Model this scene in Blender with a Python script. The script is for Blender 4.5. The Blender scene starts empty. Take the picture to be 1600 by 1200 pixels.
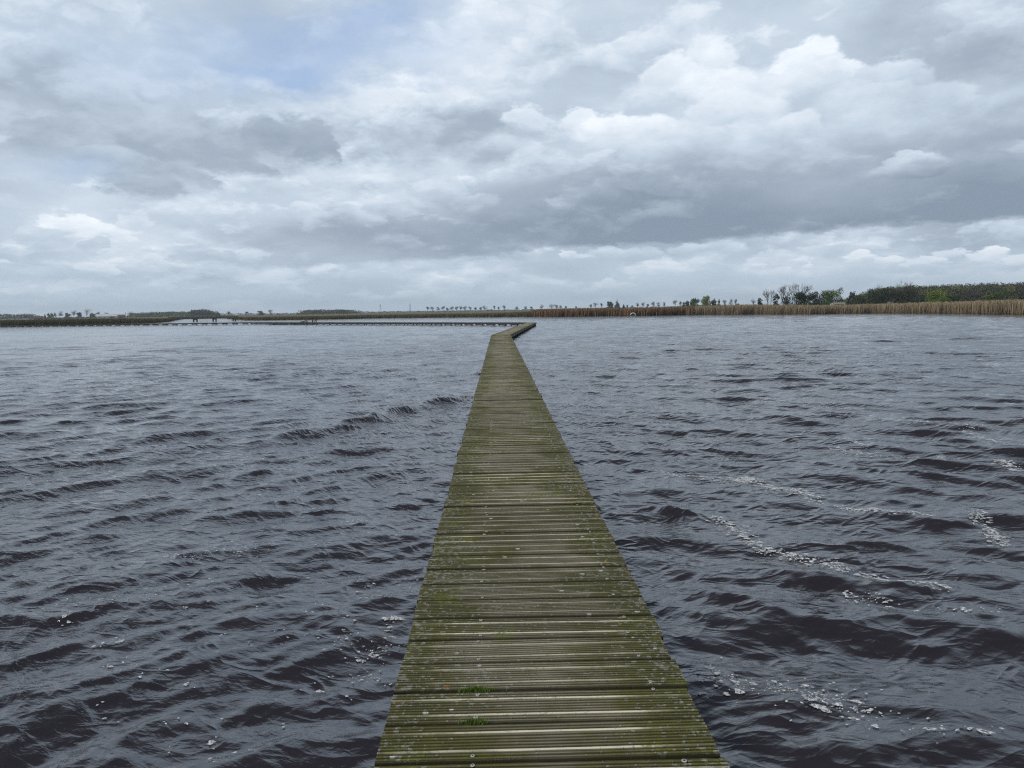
import bpy, math, random
import numpy as np
R = math.radians
rng = np.random.default_rng(7)
random.seed(7)
sc = bpy.context.scene
col = sc.collection

# ------------------------------------------------------------------ camera
F = 1190.0 / 1600.0                      # focal length in picture widths
EYE = 1.90                               # camera height above the water
YAW, PITCH, ROLL = R(0.94), R(5.564), R(1.0)
fw = np.array([math.sin(YAW) * math.cos(PITCH), math.cos(YAW) * math.cos(PITCH), -math.sin(PITCH)])
r0 = np.array([math.cos(YAW), -math.sin(YAW), 0.0])
u0 = np.cross(r0, fw)
rt = math.cos(ROLL) * r0 - math.sin(ROLL) * u0
up = math.cos(ROLL) * u0 + math.sin(ROLL) * r0
from mathutils import Matrix, Vector
cam_d = bpy.data.cameras.new("camera")
cam_d.sensor_width = 36.0
cam_d.lens = 36.0 * F
cam_d.clip_start = 0.05
cam_d.clip_end = 20000
cam = bpy.data.objects.new("camera", cam_d)
col.objects.link(cam)
m = Matrix(((rt[0], up[0], -fw[0], 0), (rt[1], up[1], -fw[1], 0), (rt[2], up[2], -fw[2], EYE), (0, 0, 0, 1)))
cam.matrix_world = m
sc.camera = cam
sc.view_settings.view_transform = 'Standard'
sc.view_settings.look = 'None'
sc.view_settings.exposure = 0.47
sc.view_settings.gamma = 1.0
sc.cycles.max_bounces = 6
sc.cycles.use_denoising = False
sc.cycles.filter_width = 1.2
sc.cycles.adaptive_threshold = 0.006
sc.cycles.volume_bounces = 0
sc.cycles.sample_clamp_indirect = 4.0

def ray(px, py):
    d = fw + (px - 800) / 1190.0 * rt + (600 - py) / 1190.0 * up
    return d / np.linalg.norm(d)
def at(px, py, z=0.0):
    d = ray(px, py)
    t = (z - EYE) / d[2]
    return np.array([d[0] * t, d[1] * t, z])
def hor(px):                             # picture row of the horizon
    lo, hi = 380.0, 600.0
    for _ in range(40):
        mid = (lo + hi) / 2
        if ray(px, mid)[2] > 0: lo = mid
        else: hi = mid
    return lo
def far(px, D, z=0.0):                   # a point D metres away in the direction of column px
    d = ray(px, hor(px)); h = math.hypot(d[0], d[1])
    return np.array([d[0] / h * D, d[1] / h * D, z])
def ztop(px, py, D):
    d = ray(px, py); return EYE + d[2] / math.hypot(d[0], d[1]) * D
def az(px): 
    d = ray(px, hor(px)); return math.atan2(d[0], d[1])

# ------------------------------------------------------------------ node helper
class NT:
    def __init__(s, tree): s.t = tree; s.n = tree.nodes; s.l = tree.links
    def node(s, kind, **kw):
        n = s.n.new(kind)
        for k, v in kw.items(): setattr(n, k, v)
        return n
    def put(s, sock, v):
        if isinstance(v, S): s.l.new(v.s, sock)
        elif isinstance(v, bpy.types.NodeSocket): s.l.new(v, sock)
        elif v is not None:
            if isinstance(v, (tuple, list)) and sock.type == 'RGBA' and len(v) == 3: v = (*v, 1)
            sock.default_value = v
    def math(s, op, a, b=None, c=None, clamp=False):
        n = s.node('ShaderNodeMath', operation=op, use_clamp=clamp)
        s.put(n.inputs[0], a)
        if b is not None: s.put(n.inputs[1], b)
        if c is not None: s.put(n.inputs[2], c)
        return S(s, n.outputs[0])
    def step(s, v, a, b, lo=0.0, hi=1.0, kind='SMOOTHSTEP'):
        n = s.node('ShaderNodeMapRange', interpolation_type=kind)
        s.put(n.inputs[0], v)
        for i, q in enumerate((a, b, lo, hi)): s.put(n.inputs[i + 1], q)
        return S(s, n.outputs[0])
    def mix(s, f, a, b, blend='MIX'):
        n = s.node('ShaderNodeMix', data_type='RGBA', blend_type=blend)
        s.put(n.inputs['Factor'], f); s.put(n.inputs[6], a); s.put(n.inputs[7], b)
        return S(s, n.outputs[2])
    def vec(s, x, y, z):
        n = s.node('ShaderNodeCombineXYZ')
        for i, q in enumerate((x, y, z)): s.put(n.inputs[i], q)
        return S(s, n.outputs[0])
    def sep(s, v):
        n = s.node('ShaderNodeSeparateXYZ'); s.put(n.inputs[0], v)
        return [S(s, o) for o in n.outputs]
    def noise(s, v, scale, detail=4, rough=0.5, dist=0.0, color=False, lac=2.0):
        n = s.node('ShaderNodeTexNoise'); s.put(n.inputs['Vector'], v)
        n.inputs['Scale'].default_value = scale; n.inputs['Detail'].default_value = detail
        n.inputs['Roughness'].default_value = rough; n.inputs['Distortion'].default_value = dist
        n.inputs['Lacunarity'].default_value = lac
        return S(s, n.outputs[1 if color else 0])
    def voro(s, v, scale, feature='F1', detail=0, rnd=1.0, smooth=None):
        n = s.node('ShaderNodeTexVoronoi', feature=feature); s.put(n.inputs['Vector'], v)
        n.inputs['Scale'].default_value = scale; n.inputs['Detail'].default_value = detail
        n.inputs['Randomness'].default_value = rnd
        if smooth is not None: n.inputs['Smoothness'].default_value = smooth
        return S(s, n.outputs['Distance'])
    def scale(s, v, k):
        n = s.node('ShaderNodeVectorMath', operation='MULTIPLY'); s.put(n.inputs[0], v)
        s.put(n.inputs[1], k if not isinstance(k, (int, float)) else (k, k, k))
        return S(s, n.outputs[0])
    def rot(s, v, a):
        n = s.node('ShaderNodeVectorRotate', rotation_type='Z_AXIS'); s.put(n.inputs['Vector'], v)
        n.inputs['Angle'].default_value = a
        return S(s, n.outputs[0])
    def attr(s, name, out='Fac'):
        n = s.node('ShaderNodeAttribute', attribute_name=name)
        return S(s, n.outputs[out])
class S:
    def __init__(s, nt, sock): s.nt, s.s = nt, sock
    def __add__(s, o): return s.nt.math('ADD', s, o)
    __radd__ = __add__
    def __sub__(s, o): return s.nt.math('SUBTRACT', s, o)
    def __rsub__(s, o): return s.nt.math('SUBTRACT', o, s)
    def __mul__(s, o): return s.nt.math('MULTIPLY', s, o)
    __rmul__ = __mul__
    def __truediv__(s, o): return s.nt.math('DIVIDE', s, o)
    def sat(s): return s.nt.math('ADD', s, 0.0, clamp=True)

# ------------------------------------------------------------------ world: layered cloud sky
SUN_EL, SUN_AZ = R(46), R(-105)           # azimuth measured from +Y towards +X
w = bpy.data.worlds.new("World"); sc.world = w; w.use_nodes = True
w.node_tree.nodes.clear()
nt = NT(w.node_tree)
tc = nt.node('ShaderNodeTexCoord')
X, Y, Z = nt.sep(tc.outputs['Generated'])
Zc = nt.math('MAXIMUM', Z, 0.0)
A = nt.math('ARCTAN2', X, Y)
P = nt.vec(X / (Zc + 0.30), Y / (Zc + 0.30), 0.0)
warp = nt.sep(nt.noise(P, 2.6, 6, 0.60, color=True))
fine = nt.sep(nt.noise(P, 10.0, 5, 0.62, color=True))
EF = nt.math('MINIMUM', Zc * 2.2 + 0.20, 1.0)
Aw = A + (warp[0] - 0.5) * 0.17 + (fine[0] - 0.5) * 0.055
Ew = Z + ((warp[1] - 0.5) * 0.13 + (fine[1] - 0.5) * 0.055) * EF
ht = nt.step(Z, 0.0, 0.12, 0.40, 1.0)
h1 = nt.noise(P, 1.5, 8, 0.50, 0.2)
L = 0.455 + (h1 - 0.5) * 0.85
def puffs(L, scale, off, t0, t1, k, amp, shift, base):
    """one deck of cumulus: soft body, defined lit upper edge, greyer underside"""
    Q = nt.vec(X / (Zc + 0.30) + off, Y / (Zc + 0.30) - off, off)
    Qw = nt.node('ShaderNodeVectorMath', operation='ADD'); nt.put(Qw.inputs[0], Q)
    nt.put(Qw.inputs[1], nt.vec((fine[1] - 0.5) * 0.10, (fine[2] - 0.5) * 0.10, 0.0))
    Q = S(nt, Qw.outputs[0])
    d1 = nt.noise(Q, scale, 8, 0.55)
    Qs = nt.node('ShaderNodeVectorMath', operation='SUBTRACT'); nt.put(Qs.inputs[0], Q)
    nt.put(Qs.inputs[1], nt.vec(X / (Zc + .3) * shift, Y / (Zc + .3) * shift, 0.0))
    d2 = nt.noise(S(nt, Qs.outputs[0]), scale, 5, 0.55)
    m = nt.step(d1, t0, t1)
    lit = base + (d1 - d2) * amp
    f = m * k
    return L * (1 - f) + lit * f
L = puffs(L, 2.4, 3.1, .47, .60, .62, 2.0, .045, .55)
L = puffs(L, 4.6, 8.4, .50, .60, .50, 1.9, .030, .58)
L = L + (fine[0] - 0.5) * 0.09 * ht
def blob(px, py, rx, ry, inner=0.35, outer=1.35, dep=None):
    d = ray(px, py); a0, z0 = math.atan2(d[0], d[1]), d[2]
    # local scale of the angular coordinates round that direction
    dx, dy = ray(px + rx, py), ray(px, py - ry)
    ra = abs(math.atan2(dx[0], dx[1]) - a0); rz = abs(dy[2] - z0)
    if dep is None: A_, E_ = Aw, Ew
    else: A_ = nt.math('MULTIPLY_ADD', dep, 1e-7, Aw); E_ = nt.math('MULTIPLY_ADD', dep, 1e-7, Ew)
    u = nt.math('MULTIPLY_ADD', A_, 1 / ra, -a0 / ra); v = nt.math('MULTIPLY_ADD', E_, 1 / rz, -z0 / rz)
    ln = nt.node('ShaderNodeVectorMath', operation='LENGTH'); nt.put(ln.inputs[0], nt.vec(u, v, 0.0))
    return nt.step(S(nt, ln.outputs['Value']), inner, outer, 1.0, 0.0)
def lobe(L, px, py, rx, ry, top, bot, k=1.0):
    """a rounded cloud head: crisp lit rim above, fading into the deck below"""
    d = ray(px, py); a0, z0 = math.atan2(d[0], d[1]), d[2]
    dx, dy = ray(px + rx, py), ray(px, py - ry)
    ra = abs(math.atan2(dx[0], dx[1]) - a0); rz = abs(dy[2] - z0)
    # the 1e-7 terms make each lobe wait for the one before, which keeps the shader stack small
    Al_ = nt.math('MULTIPLY_ADD', L, 1e-7, Al); El_ = nt.math('MULTIPLY_ADD', L, 1e-7, El)
    u = nt.math('MULTIPLY_ADD', Al_, 1 / ra, -a0 / ra); v = nt.math('MULTIPLY_ADD', El_, 1 / rz, -z0 / rz)
    ln = nt.node('ShaderNodeVectorMath', operation='LENGTH'); nt.put(ln.inputs[0], nt.vec(u, v, 0.0))
    mk = nt.step(S(nt, ln.outputs['Value']), .80, 1.10, k, 0.0) * nt.step(v, -1.0, .25)
    top = top - max(0, top - .70) * .45
    lit = nt.math('MULTIPLY_ADD', v, (top - bot) / 1.6, bot + (top - bot) * .4 - .05) + det
    n = nt.node('ShaderNodeMix', data_type='FLOAT'); nt.put(n.inputs[0], mk); nt.put(n.inputs[2], L); nt.put(n.inputs[3], lit)
    return S(nt, n.outputs[0])
SOFT, CRISP = (0.0, 1.7), (0.7, 1.15)
for (px, py, rx, ry, amp, edge) in [
    (150, 200, 200, 65, -.16, SOFT), (390, 230, 170, 45, -.14, SOFT), (730, 205, 190, 45, -.12, SOFT), (60, 370, 90, 30, -.07, SOFT),
    (1100, 330, 380, 50, -.13, SOFT), (640, 370, 260, 28, -.12, SOFT), (1520, 300, 170, 70, -.12, SOFT),
    (1490, 75, 190, 70, -.17, SOFT), (880, 90, 60, 60, -.02, SOFT), (1180, 140, 160, 90, .06, SOFT),
    (620, 155, 170, 30, .20, SOFT), (1000, 30, 260, 50, .10, SOFT), (760, 60, 120, 60, .16, SOFT),
    (330, 268, 150, 14, .16, SOFT), (620, 268, 190, 18, .16, SOFT), (400, 310, 260, 50, .08, SOFT), (60, 50, 160, 40, .04, SOFT), (250, 110, 220, 60, -.06, SOFT), (100, 120, 150, 40, -.05, SOFT),
    (130, 370, 120, 40, .12, SOFT), (1400, 408, 220, 14, .10, SOFT), (1560, 410, 80, 20, .12, SOFT),
]:
    L = L + blob(px, py, rx, ry, *edge, dep=L) * (amp * (1.35 if amp < 0 else 1.0))
Al = A + (warp[0] - 0.5) * 0.085 + (fine[0] - 0.5) * 0.062
El = Z + ((warp[1] - 0.5) * 0.065 + (fine[1] - 0.5) * 0.056) * EF
det = (fine[2] - 0.5) * 0.36 + (warp[2] - 0.5) * 0.26
for q in [
    (1110, 82, 42, 34, .90, .70), (1265, 90, 62, 36, 1.0, .74), (1310, 118, 55, 30, .86, .66), (1060, 125, 60, 40, .84, .66), (1120, 130, 66, 44, .92, .70),
    (1240, 135, 90, 40, .78, .60), (1390, 120, 60, 34, .66, .50), (1440, 165, 90, 50, .66, .50), (1350, 170, 80, 46, .68, .52), (1540, 200, 90, 60, .60, .44),
    (830, 188, 38, 24, .74, .56), (905, 186, 40, 28, .84, .62), (950, 196, 46, 30, .94, .68), (1000, 205, 56, 36, .94, .66), (1150, 175, 80, 50, .84, .62),
    (1060, 235, 100, 46, .74, .54), (1200, 225, 90, 44, .72, .54), (1250, 210, 50, 34, .74, .54), (1430, 256, 50, 18, .86, .58), (1300, 262, 90, 22, .60, .46),
    (620, 150, 90, 16, .84, .66), (700, 100, 90, 30, .80, .64),
    (160, 150, 60, 46, .66, .38), (230, 205, 90, 55, .48, .28), (100, 215, 90, 45, .46, .32), (320, 235, 80, 44, .44, .28), (405, 205, 42, 34, .44, .24), (460, 212, 66, 42, .44, .18),
    (500, 238, 40, 26, .36, .22), (250, 280, 90, 36, .44, .30), (225, 300, 56, 20, .42, .32), (170, 250, 70, 30, .44, .34), (380, 262, 60, 18, .40, .32),
    (490, 335, 30, 20, .78, .58), (680, 300, 46, 24, .80, .56), (735, 318, 44, 22, .68, .52), (560, 345, 40, 20, .66, .54), (620, 330, 36, 18, .66, .52),
    (108, 352, 40, 22, .98, .80), (165, 368, 56, 22, .92, .74), (210, 350, 40, 16, .74, .62), (60, 375, 46, 22, .62, .50), (145, 388, 26, 20, .58, .46), (100, 402, 70, 16, .58, .50), (152, 424, 26, 10, .86, .66),
    (250, 396, 22, 8, .76, .60), (330, 405, 60, 14, .58, .48),
    (890, 400, 14, 8, .80, .6), (970, 398, 60, 12, .62, .48), (1100, 390, 70, 14, .62, .50), (1190, 413, 16, 7, .92, .7), (1236, 425, 18, 7, .94, .7), (1267, 413, 10, 5, .94, .7), (1300, 392, 60, 12, .62, .5),
    (1345, 402, 30, 8, .98, .76), (1385, 408, 26, 8, .92, .72), (1440, 410, 34, 10, .96, .74), (1480, 400, 30, 9, .86, .66), (1545, 398, 34, 13, 1.0, .8), (1580, 410, 30, 10, .92, .72),
    (1400, 424, 60, 8, .58, .5), (1500, 424, 60, 8, .58, .5), (965, 446, 24, 7, .80, .62), (945, 442, 12, 6, .82, .64), (40, 430, 90, 14, .60, .52),
]: L = lobe(L, *q)
# flat base of the long cloud bank
pts = [(150, 452), (500, 428), (800, 396), (1100, 374), (1350, 356), (1600, 344)]
aa = [math.atan2(*ray(*p)[:2]) for p in pts]; zz = [ray(*p)[2] for p in pts]
c2, c1, c0 = np.polyfit(aa, zz, 2)
bankw = A + (fine[0] - 0.5) * 0.1
T = Z + (warp[1] - 0.5) * 0.02 + (fine[2] - 0.5) * 0.022 - (bankw * bankw * float(c2) + bankw * float(c1) + float(c0))
bank = nt.step(T, -0.002, 0.008) * nt.step(T, 0.0, 0.13, 1.0, 0.0, 'LINEAR') * nt.step(A, -0.42, 0.22, 0.12, 1.0)
L = L - bank * 0.42
low = nt.step(Z, 0.0, 0.07, 1.0, 0.0)
L = L * (1 - low * 0.45) + low * 0.45 * 0.50
L = nt.math('MINIMUM', nt.math('MAXIMUM', L, 0.0), 1.0)
ramp = nt.node('ShaderNodeValToRGB')
nt.put(ramp.inputs[0], L)
cr = ramp.color_ramp
stops = [(0.0, (.20, .25, .32)), (0.3, (.30, .36, .435)), (0.5, (.435, .51, .595)), (0.72, (.615, .675, .74)), (1.0, (.90, .915, .925))]
while len(cr.elements) < len(stops): cr.elements.new(0.5)
for e, (p_, c_) in zip(cr.elements, stops): e.position = p_; e.color = (*c_, 1)
sky = nt.node('ShaderNodeTexSky', sky_type='NISHITA'); sky.sun_disc = False
sky.sun_elevation = SUN_EL; sky.sun_rotation = SUN_AZ
skyc = nt.mix(1.0, sky.outputs[0], (0.085, 0.085, 0.085), 'MULTIPLY')
blue = (blob(520, 65, 175, 55, 0.0, 1.8) * 0.72 + blob(420, 115, 90, 30, 0, 1.6) * 0.6 + blob(240, 90, 190, 60, 0, 1.7) * 0.30
        + blob(110, 265, 75, 32, 0, 1.6) * 0.35 + blob(620, 20, 90, 25, 0, 1.6) * 0.4)
blue = nt.math('MINIMUM', blue, 0.85)
horz = nt.step(Z, -0.01, 0.10, 0.55, 0.0)
skyblue = nt.mix(0.75, skyc, (.31, .43, .64))
c = nt.mix(blue, ramp.outputs[0], skyblue)
# unseen dark overcast added above the view so wave troughs reflect dark
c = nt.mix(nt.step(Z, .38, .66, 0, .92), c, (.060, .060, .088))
c = nt.mix(horz, c, (.375, .465, .555))
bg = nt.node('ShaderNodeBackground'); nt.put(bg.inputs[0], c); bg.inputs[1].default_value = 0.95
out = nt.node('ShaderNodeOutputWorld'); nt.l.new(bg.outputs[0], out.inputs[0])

sun_d = bpy.data.lights.new("sun", 'SUN'); sun_d.energy = 1.9; sun_d.angle = R(18); sun_d.color = (1, .96, .9)
sun = bpy.data.objects.new("sun", sun_d); col.objects.link(sun)
sdir = Vector((math.sin(SUN_AZ) * math.cos(SUN_EL), math.cos(SUN_AZ) * math.cos(SUN_EL), math.sin(SUN_EL)))
sun.rotation_euler = sdir.to_track_quat('Z', 'Y').to_euler()

# ------------------------------------------------------------------ materials
def mat(name, build):
    m_ = bpy.data.materials.new(name); m_.use_nodes = True
    t = NT(m_.node_tree); t.n.clear()
    o = t.node('ShaderNodeOutputMaterial'); b = t.node('ShaderNodeBsdfPrincipled')
    t.l.new(b.outputs[0], o.inputs[0])
    build(t, b)
    return m_
def bump(t, b, h, dist, strength=1.0):
    n = t.node('ShaderNodeBump'); t.put(n.inputs['Height'], h); n.inputs['Distance'].default_value = dist
    t.put(n.inputs['Strength'], strength); t.l.new(n.outputs[0], b.inputs['Normal'])
def objco(t): return t.node('ShaderNodeTexCoord').outputs['Object']
def plain(name, c1_, c2_, scale=3.0, rough=0.7, bmp=0.0, metal=0.0):
    def f(t, b):
        n = t.noise(objco(t), scale, 5, 0.6)
        t.put(b.inputs['Base Color'], t.mix(t.step(n, .35, .65), c1_, c2_))
        b.inputs['Roughness'].default_value = rough; b.inputs['Metallic'].default_value = metal
        if bmp: bump(t, b, n, bmp)
    return mat(name, f)

def water_m(t, b):
    co = objco(t)
    x, y, z = t.sep(co)
    lod = t.attr('lod')
    side = t.step(x, -4.0, 3.5)                                   # ripples die down on the lee side of the boardwalk
    gust = t.noise(co, 0.11, 3, 0.55)
    def ridged(v, sc_, det_, dist_=0.5):                           # sharp crests, wide troughs
        n = t.noise(v, sc_, det_, .55, dist_)
        r_ = 1.0 - t.math('ABSOLUTE', n * 2.0 - 1.0)
        return t.math('POWER', t.math('MAXIMUM', r_, 0.0), 1.6)
    cl = t.scale(t.rot(co, R(36)), (1.0, 2.3, 1.0))
    crr = t.scale(t.rot(co, R(-24)), (1.0, 2.5, 1.0))
    cm = t.mix(side, cl, crr)                                      # crests swing round on the lee side
    amp = t.step(gust, .30, .68, .55, 1.25)
    far_ = 1.0 - lod * 0.6
    a_l = amp * (1.0 - side * 0.20) * far_; a_s = amp * (1.0 - side * 0.62) * far_
    h = (ridged(cm, 1.25, 2) * 0.030 + ridged(t.scale(t.rot(co, R(9)), (1, 1.9, 1)), 3.1, 2) * 0.009) * a_l
    h = h + (ridged(cl, 5.5, 3) * (1.0 - side) + ridged(crr, 5.0, 2) * side) * 0.0070 * a_s + t.noise(t.scale(t.rot(co, R(20)), (1, 1.8, 1)), 22.0, 3, .6) * 0.0038 * a_s
    m1 = t.noise(t.scale(t.rot(co, R(12)), (1.0, 2.2, 1.0)), 0.7, 3, 0.55, 0.3)
    h = h + m1 * 0.06 * lod
    bump(t, b, h, 1.0)
    t.put(b.inputs['Base Color'], t.mix(t.noise(co, 0.4, 2), (.009, .007, .008), (.017, .012, .011)))
    b.inputs['Roughness'].default_value = 0.07
    t.put(b.inputs['Roughness'], t.math('ADD', lod * 0.04, 0.035))
    b.inputs['IOR'].default_value = 1.95
    b.inputs['Specular Tint'].default_value = (.90, .935, 1.0, 1)
    b.inputs['Specular IOR Level'].default_value = 0.5
M_WATER = mat('peaty_water', water_m)

def deck_m(t, b):
    co = objco(t)
    x, y, z = t.sep(co)
    strip = t.attr('strip'); tone = t.attr('tone'); edge = t.attr('edge')
    st = t.noise(t.scale(co, (1.6, 42, 1)), 1.0, 5, 0.6)
    st2 = t.noise(t.scale(co, (7, 160, 1)), 1.0, 3, 0.6)
    blot = t.noise(co, 2.6, 5, 0.62)
    big = t.noise(co, 0.55, 3, 0.5)
    wood = t.mix(t.step(st * .45 + tone * .55, .15, .85), (.105, .095, .062), (.36, .335, .235))
    wood = t.mix(t.step(st2, .35, .7, 0, .45), wood, (.29, .28, .22))
    wood = t.mix(strip * t.step(blot, .22, .5, .65, 1.0), wood, (.88, .83, .64))
    e2 = edge * edge
    mossf = t.step(blot * .70 + big * .45 + e2 * .26 + st2 * .14 - strip * .16, .58, .80, .05, .92)
    moss = t.mix(t.noise(co, 30, 3), (.040, .044, .007), (.150, .150, .020))
    c_ = t.mix(mossf, wood, moss)
    damp = t.step(t.noise(t.scale(co, (.9, .8, 1)), 1.0, 4, .6) + tone * .16, .46, .66)
    c_ = t.mix(damp * .42, c_, (.060, .056, .030))
    # brighter green moss cushions
    bright = t.step(t.noise(co, 3.4, 4, .6) + e2 * .08, .63, .72) * t.step(t.noise(co, 55, 2), .4, .6)
    c_ = t.mix(bright * .8, c_, (.17, .19, .02))
    # crusty grey lichen towards the edges, scattered pale spots, rare orange spots
    lf = t.step(t.noise(co, 34, 5, .7) + e2 * .09 + t.noise(co, 1.9, 3) * .22, .690, .745)
    c_ = t.mix(lf * .6, c_, (.36, .37, .32))
    wd = t.voro(t.scale(co, (1, .9, 1)), 5.5)
    pale = t.step(wd + t.noise(co, 45, 3, .6) * .16, .135, .165, 1, 0)
    c_ = t.mix(pale * .9, c_, (.62, .63, .58))
    od = t.voro(t.vec(x + 3.3, y + 7.7, 0), 4.1)
    org = t.step(od + t.noise(co, 60, 2) * .12, .105, .125, 1, 0) * t.step(edge, .55, .7)
    c_ = t.mix(org, c_, (.50, .24, .03))
    dirt_shade = t.attr('groove')
    c_ = t.mix(dirt_shade * .9, c_, (.022, .020, .010))  # groove dirt, with the shade of grooves and plank gaps painted in
    t.put(b.inputs['Base Color'], c_)
    b.inputs['Roughness'].default_value = 0.82
    b.inputs['Specular IOR Level'].default_value = 0.3
    bump(t, b, t.noise(t.scale(co, (20, 220, 60)), 1.0, 4, .65) + lf * .8 + mossf * t.noise(co, 160, 2) * .9, 0.0022)
M_DECK = mat('mossy_decking', deck_m)
M_DARKWOOD = plain('wet_dark_timber', (.018, .014, .010), (.045, .036, .026), 6, .6, .01)
M_SCREW = plain('weathered_screw_steel', (.26, .25, .23), (.52, .52, .49), 70, .5)
M_HOLE = plain('rusty_screw_centre', (.015, .012, .010), (.05, .03, .02), 80, .8)
def foam_m(t, b):
    n = t.voro(objco(t), 95, detail=1)
    t.put(b.inputs['Base Color'], t.mix(t.step(n, .15, .6), (.42, .45, .47), (.66, .69, .71)))
    b.inputs['Roughness'].default_value = .55
    bump(t, b, n, .004)
    co = objco(t)
    t.put(b.inputs['Alpha'], t.step(t.noise(co, 60, 4, .7), .36, .56, .12, .95))
M_FOAM = mat('foam', foam_m)
M_FOAMB = plain('brownish_foam', (.18, .15, .09), (.50, .50, .44), 9, .6, .02)
def col_m(name, rough=.8, trans=0.0):
    def f(t, b):
        a = t.attr('col', 'Color')
        n = t.noise(objco(t), 1.3, 3, .6)
        t.put(b.inputs['Base Color'], t.mix(1.0, a, t.mix(n, (.75, .75, .75), (1.25, 1.25, 1.25)), 'MULTIPLY'))
        b.inputs['Roughness'].default_value = rough
        b.inputs['Specular IOR Level'].default_value = 0.2
    return mat(name, f)
M_LEAF = col_m('foliage')
M_REED = col_m('reed_stems', .75)
M_BARK = plain('grey_bark', (.055, .047, .038), (.11, .098, .08), 8, .9)
M_GRASS = plain('fresh_green_grass', (.07, .13, .012), (.15, .24, .03), 40, .6)
def land_m(t, b):
    co = objco(t); x, y, z = t.sep(co)
    n = t.noise(co, .012, 5, .6); n2 = t.noise(co, .35, 5, .65)
    c_ = t.mix(t.step(n, .4, .6), (.060, .066, .026), (.125, .108, .058))
    c_ = t.mix(t.step(n2, .35, .7, 0, .6), c_, (.085, .070, .035))
    c_ = t.mix(t.step(z, .05, .3, 1, 0), c_, (.018, .014, .010))
    t.put(b.inputs['Base Color'], c_); b.inputs['Roughness'].default_value = .95
    bump(t, b, n2, .3)
M_LAND = mat('marsh_ground', land_m)
M_CONC = plain('pale_concrete', (.50, .48, .43), (.74, .72, .66), 5, .7, .02)
M_SHADE = plain('shaded_concrete', (.05, .048, .045), (.11, .105, .10), 5, .9)  # dark colour stands for the shade in and under the culvert arch
M_WHITE = plain('white_vehicle_paint', (.60, .61, .60), (.72, .73, .72), 2, .35)
M_BEIGE = plain('grey_beige_panel', (.26, .25, .22), (.34, .33, .30), 2, .5)
M_GLASS = plain('dark_window_glass', (.012, .014, .016), (.03, .034, .038), 2, .12)
M_TYRE = plain('black_rubber', (.015, .015, .015), (.03, .03, .03), 9, .9)
M_ROOF = plain('pale_sheet_roof', (.48, .51, .54), (.62, .65, .67), .4, .5)
M_TILE = plain('dark_tile_roof', (.075, .055, .05), (.13, .09, .075), 1.5, .8)
M_BRICK = plain('brick_wall', (.16, .085, .06), (.23, .14, .10), 1.0, .9)
M_PLASTER = plain('pale_wall', (.42, .41, .38), (.55, .54, .50), 1.0, .8)
M_STEEL = plain('galvanised_steel', (.20, .22, .24), (.28, .30, .32), .3, .5, metal=.3)

# ------------------------------------------------------------------ object helpers
def mesh_obj(name, V, Fc, material, parent=None, attrs=None, smooth=False, mats=None, midx=None):
    me = bpy.data.meshes.new(name)
    V = np.asarray(V, dtype=np.float32).reshape(-1, 3)
    if isinstance(Fc, np.ndarray):
        k = Fc.shape[1]; nf = len(Fc)
        me.vertices.add(len(V)); me.vertices.foreach_set('co', V.ravel())
        me.loops.add(nf * k); me.loops.foreach_set('vertex_index', Fc.ravel().astype(np.int32))
        me.polygons.add(nf); me.polygons.foreach_set('loop_start', np.arange(nf, dtype=np.int32) * k)
        me.update(calc_edges=True); me.validate()
    else:
        me.from_pydata([tuple(map(float, v)) for v in V], [], Fc); me.update()
    if attrs:
        for k_, v_ in attrs.items():
            v_ = np.asarray(v_, dtype=np.float32)
            if v_.ndim == 1:
                a = me.attributes.new(k_, 'FLOAT', 'POINT'); a.data.foreach_set('value', v_)
            else:
                a = me.attributes.new(k_, 'FLOAT_COLOR', 'POINT')
                a.data.foreach_set('color', np.c_[v_, np.ones(len(v_))].astype(np.float32).ravel())
    for mm in (mats or [material]): me.materials.append(mm)
    if midx is not None: me.polygons.foreach_set('material_index', np.asarray(midx, dtype=np.int32))
    if smooth: me.polygons.foreach_set('use_smooth', np.ones(len(me.polygons), dtype=bool))
    o = bpy.data.objects.new(name, me); col.objects.link(o)
    if parent is not None: o.parent = parent
    return o
def tag(o, label=None, cat=None, group=None, kind=None):
    if label: o['label'] = label
    if cat: o['category'] = cat
    if group: o['group'] = group
    if kind: o['kind'] = kind
    return o
def empty(name, loc, rz=0.0):
    o = bpy.data.objects.new(name, None); col.objects.link(o)
    o.location = tuple(map(float, loc)); o.rotation_euler = (0, 0, rz); o.empty_display_size = .2
    return o
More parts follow.
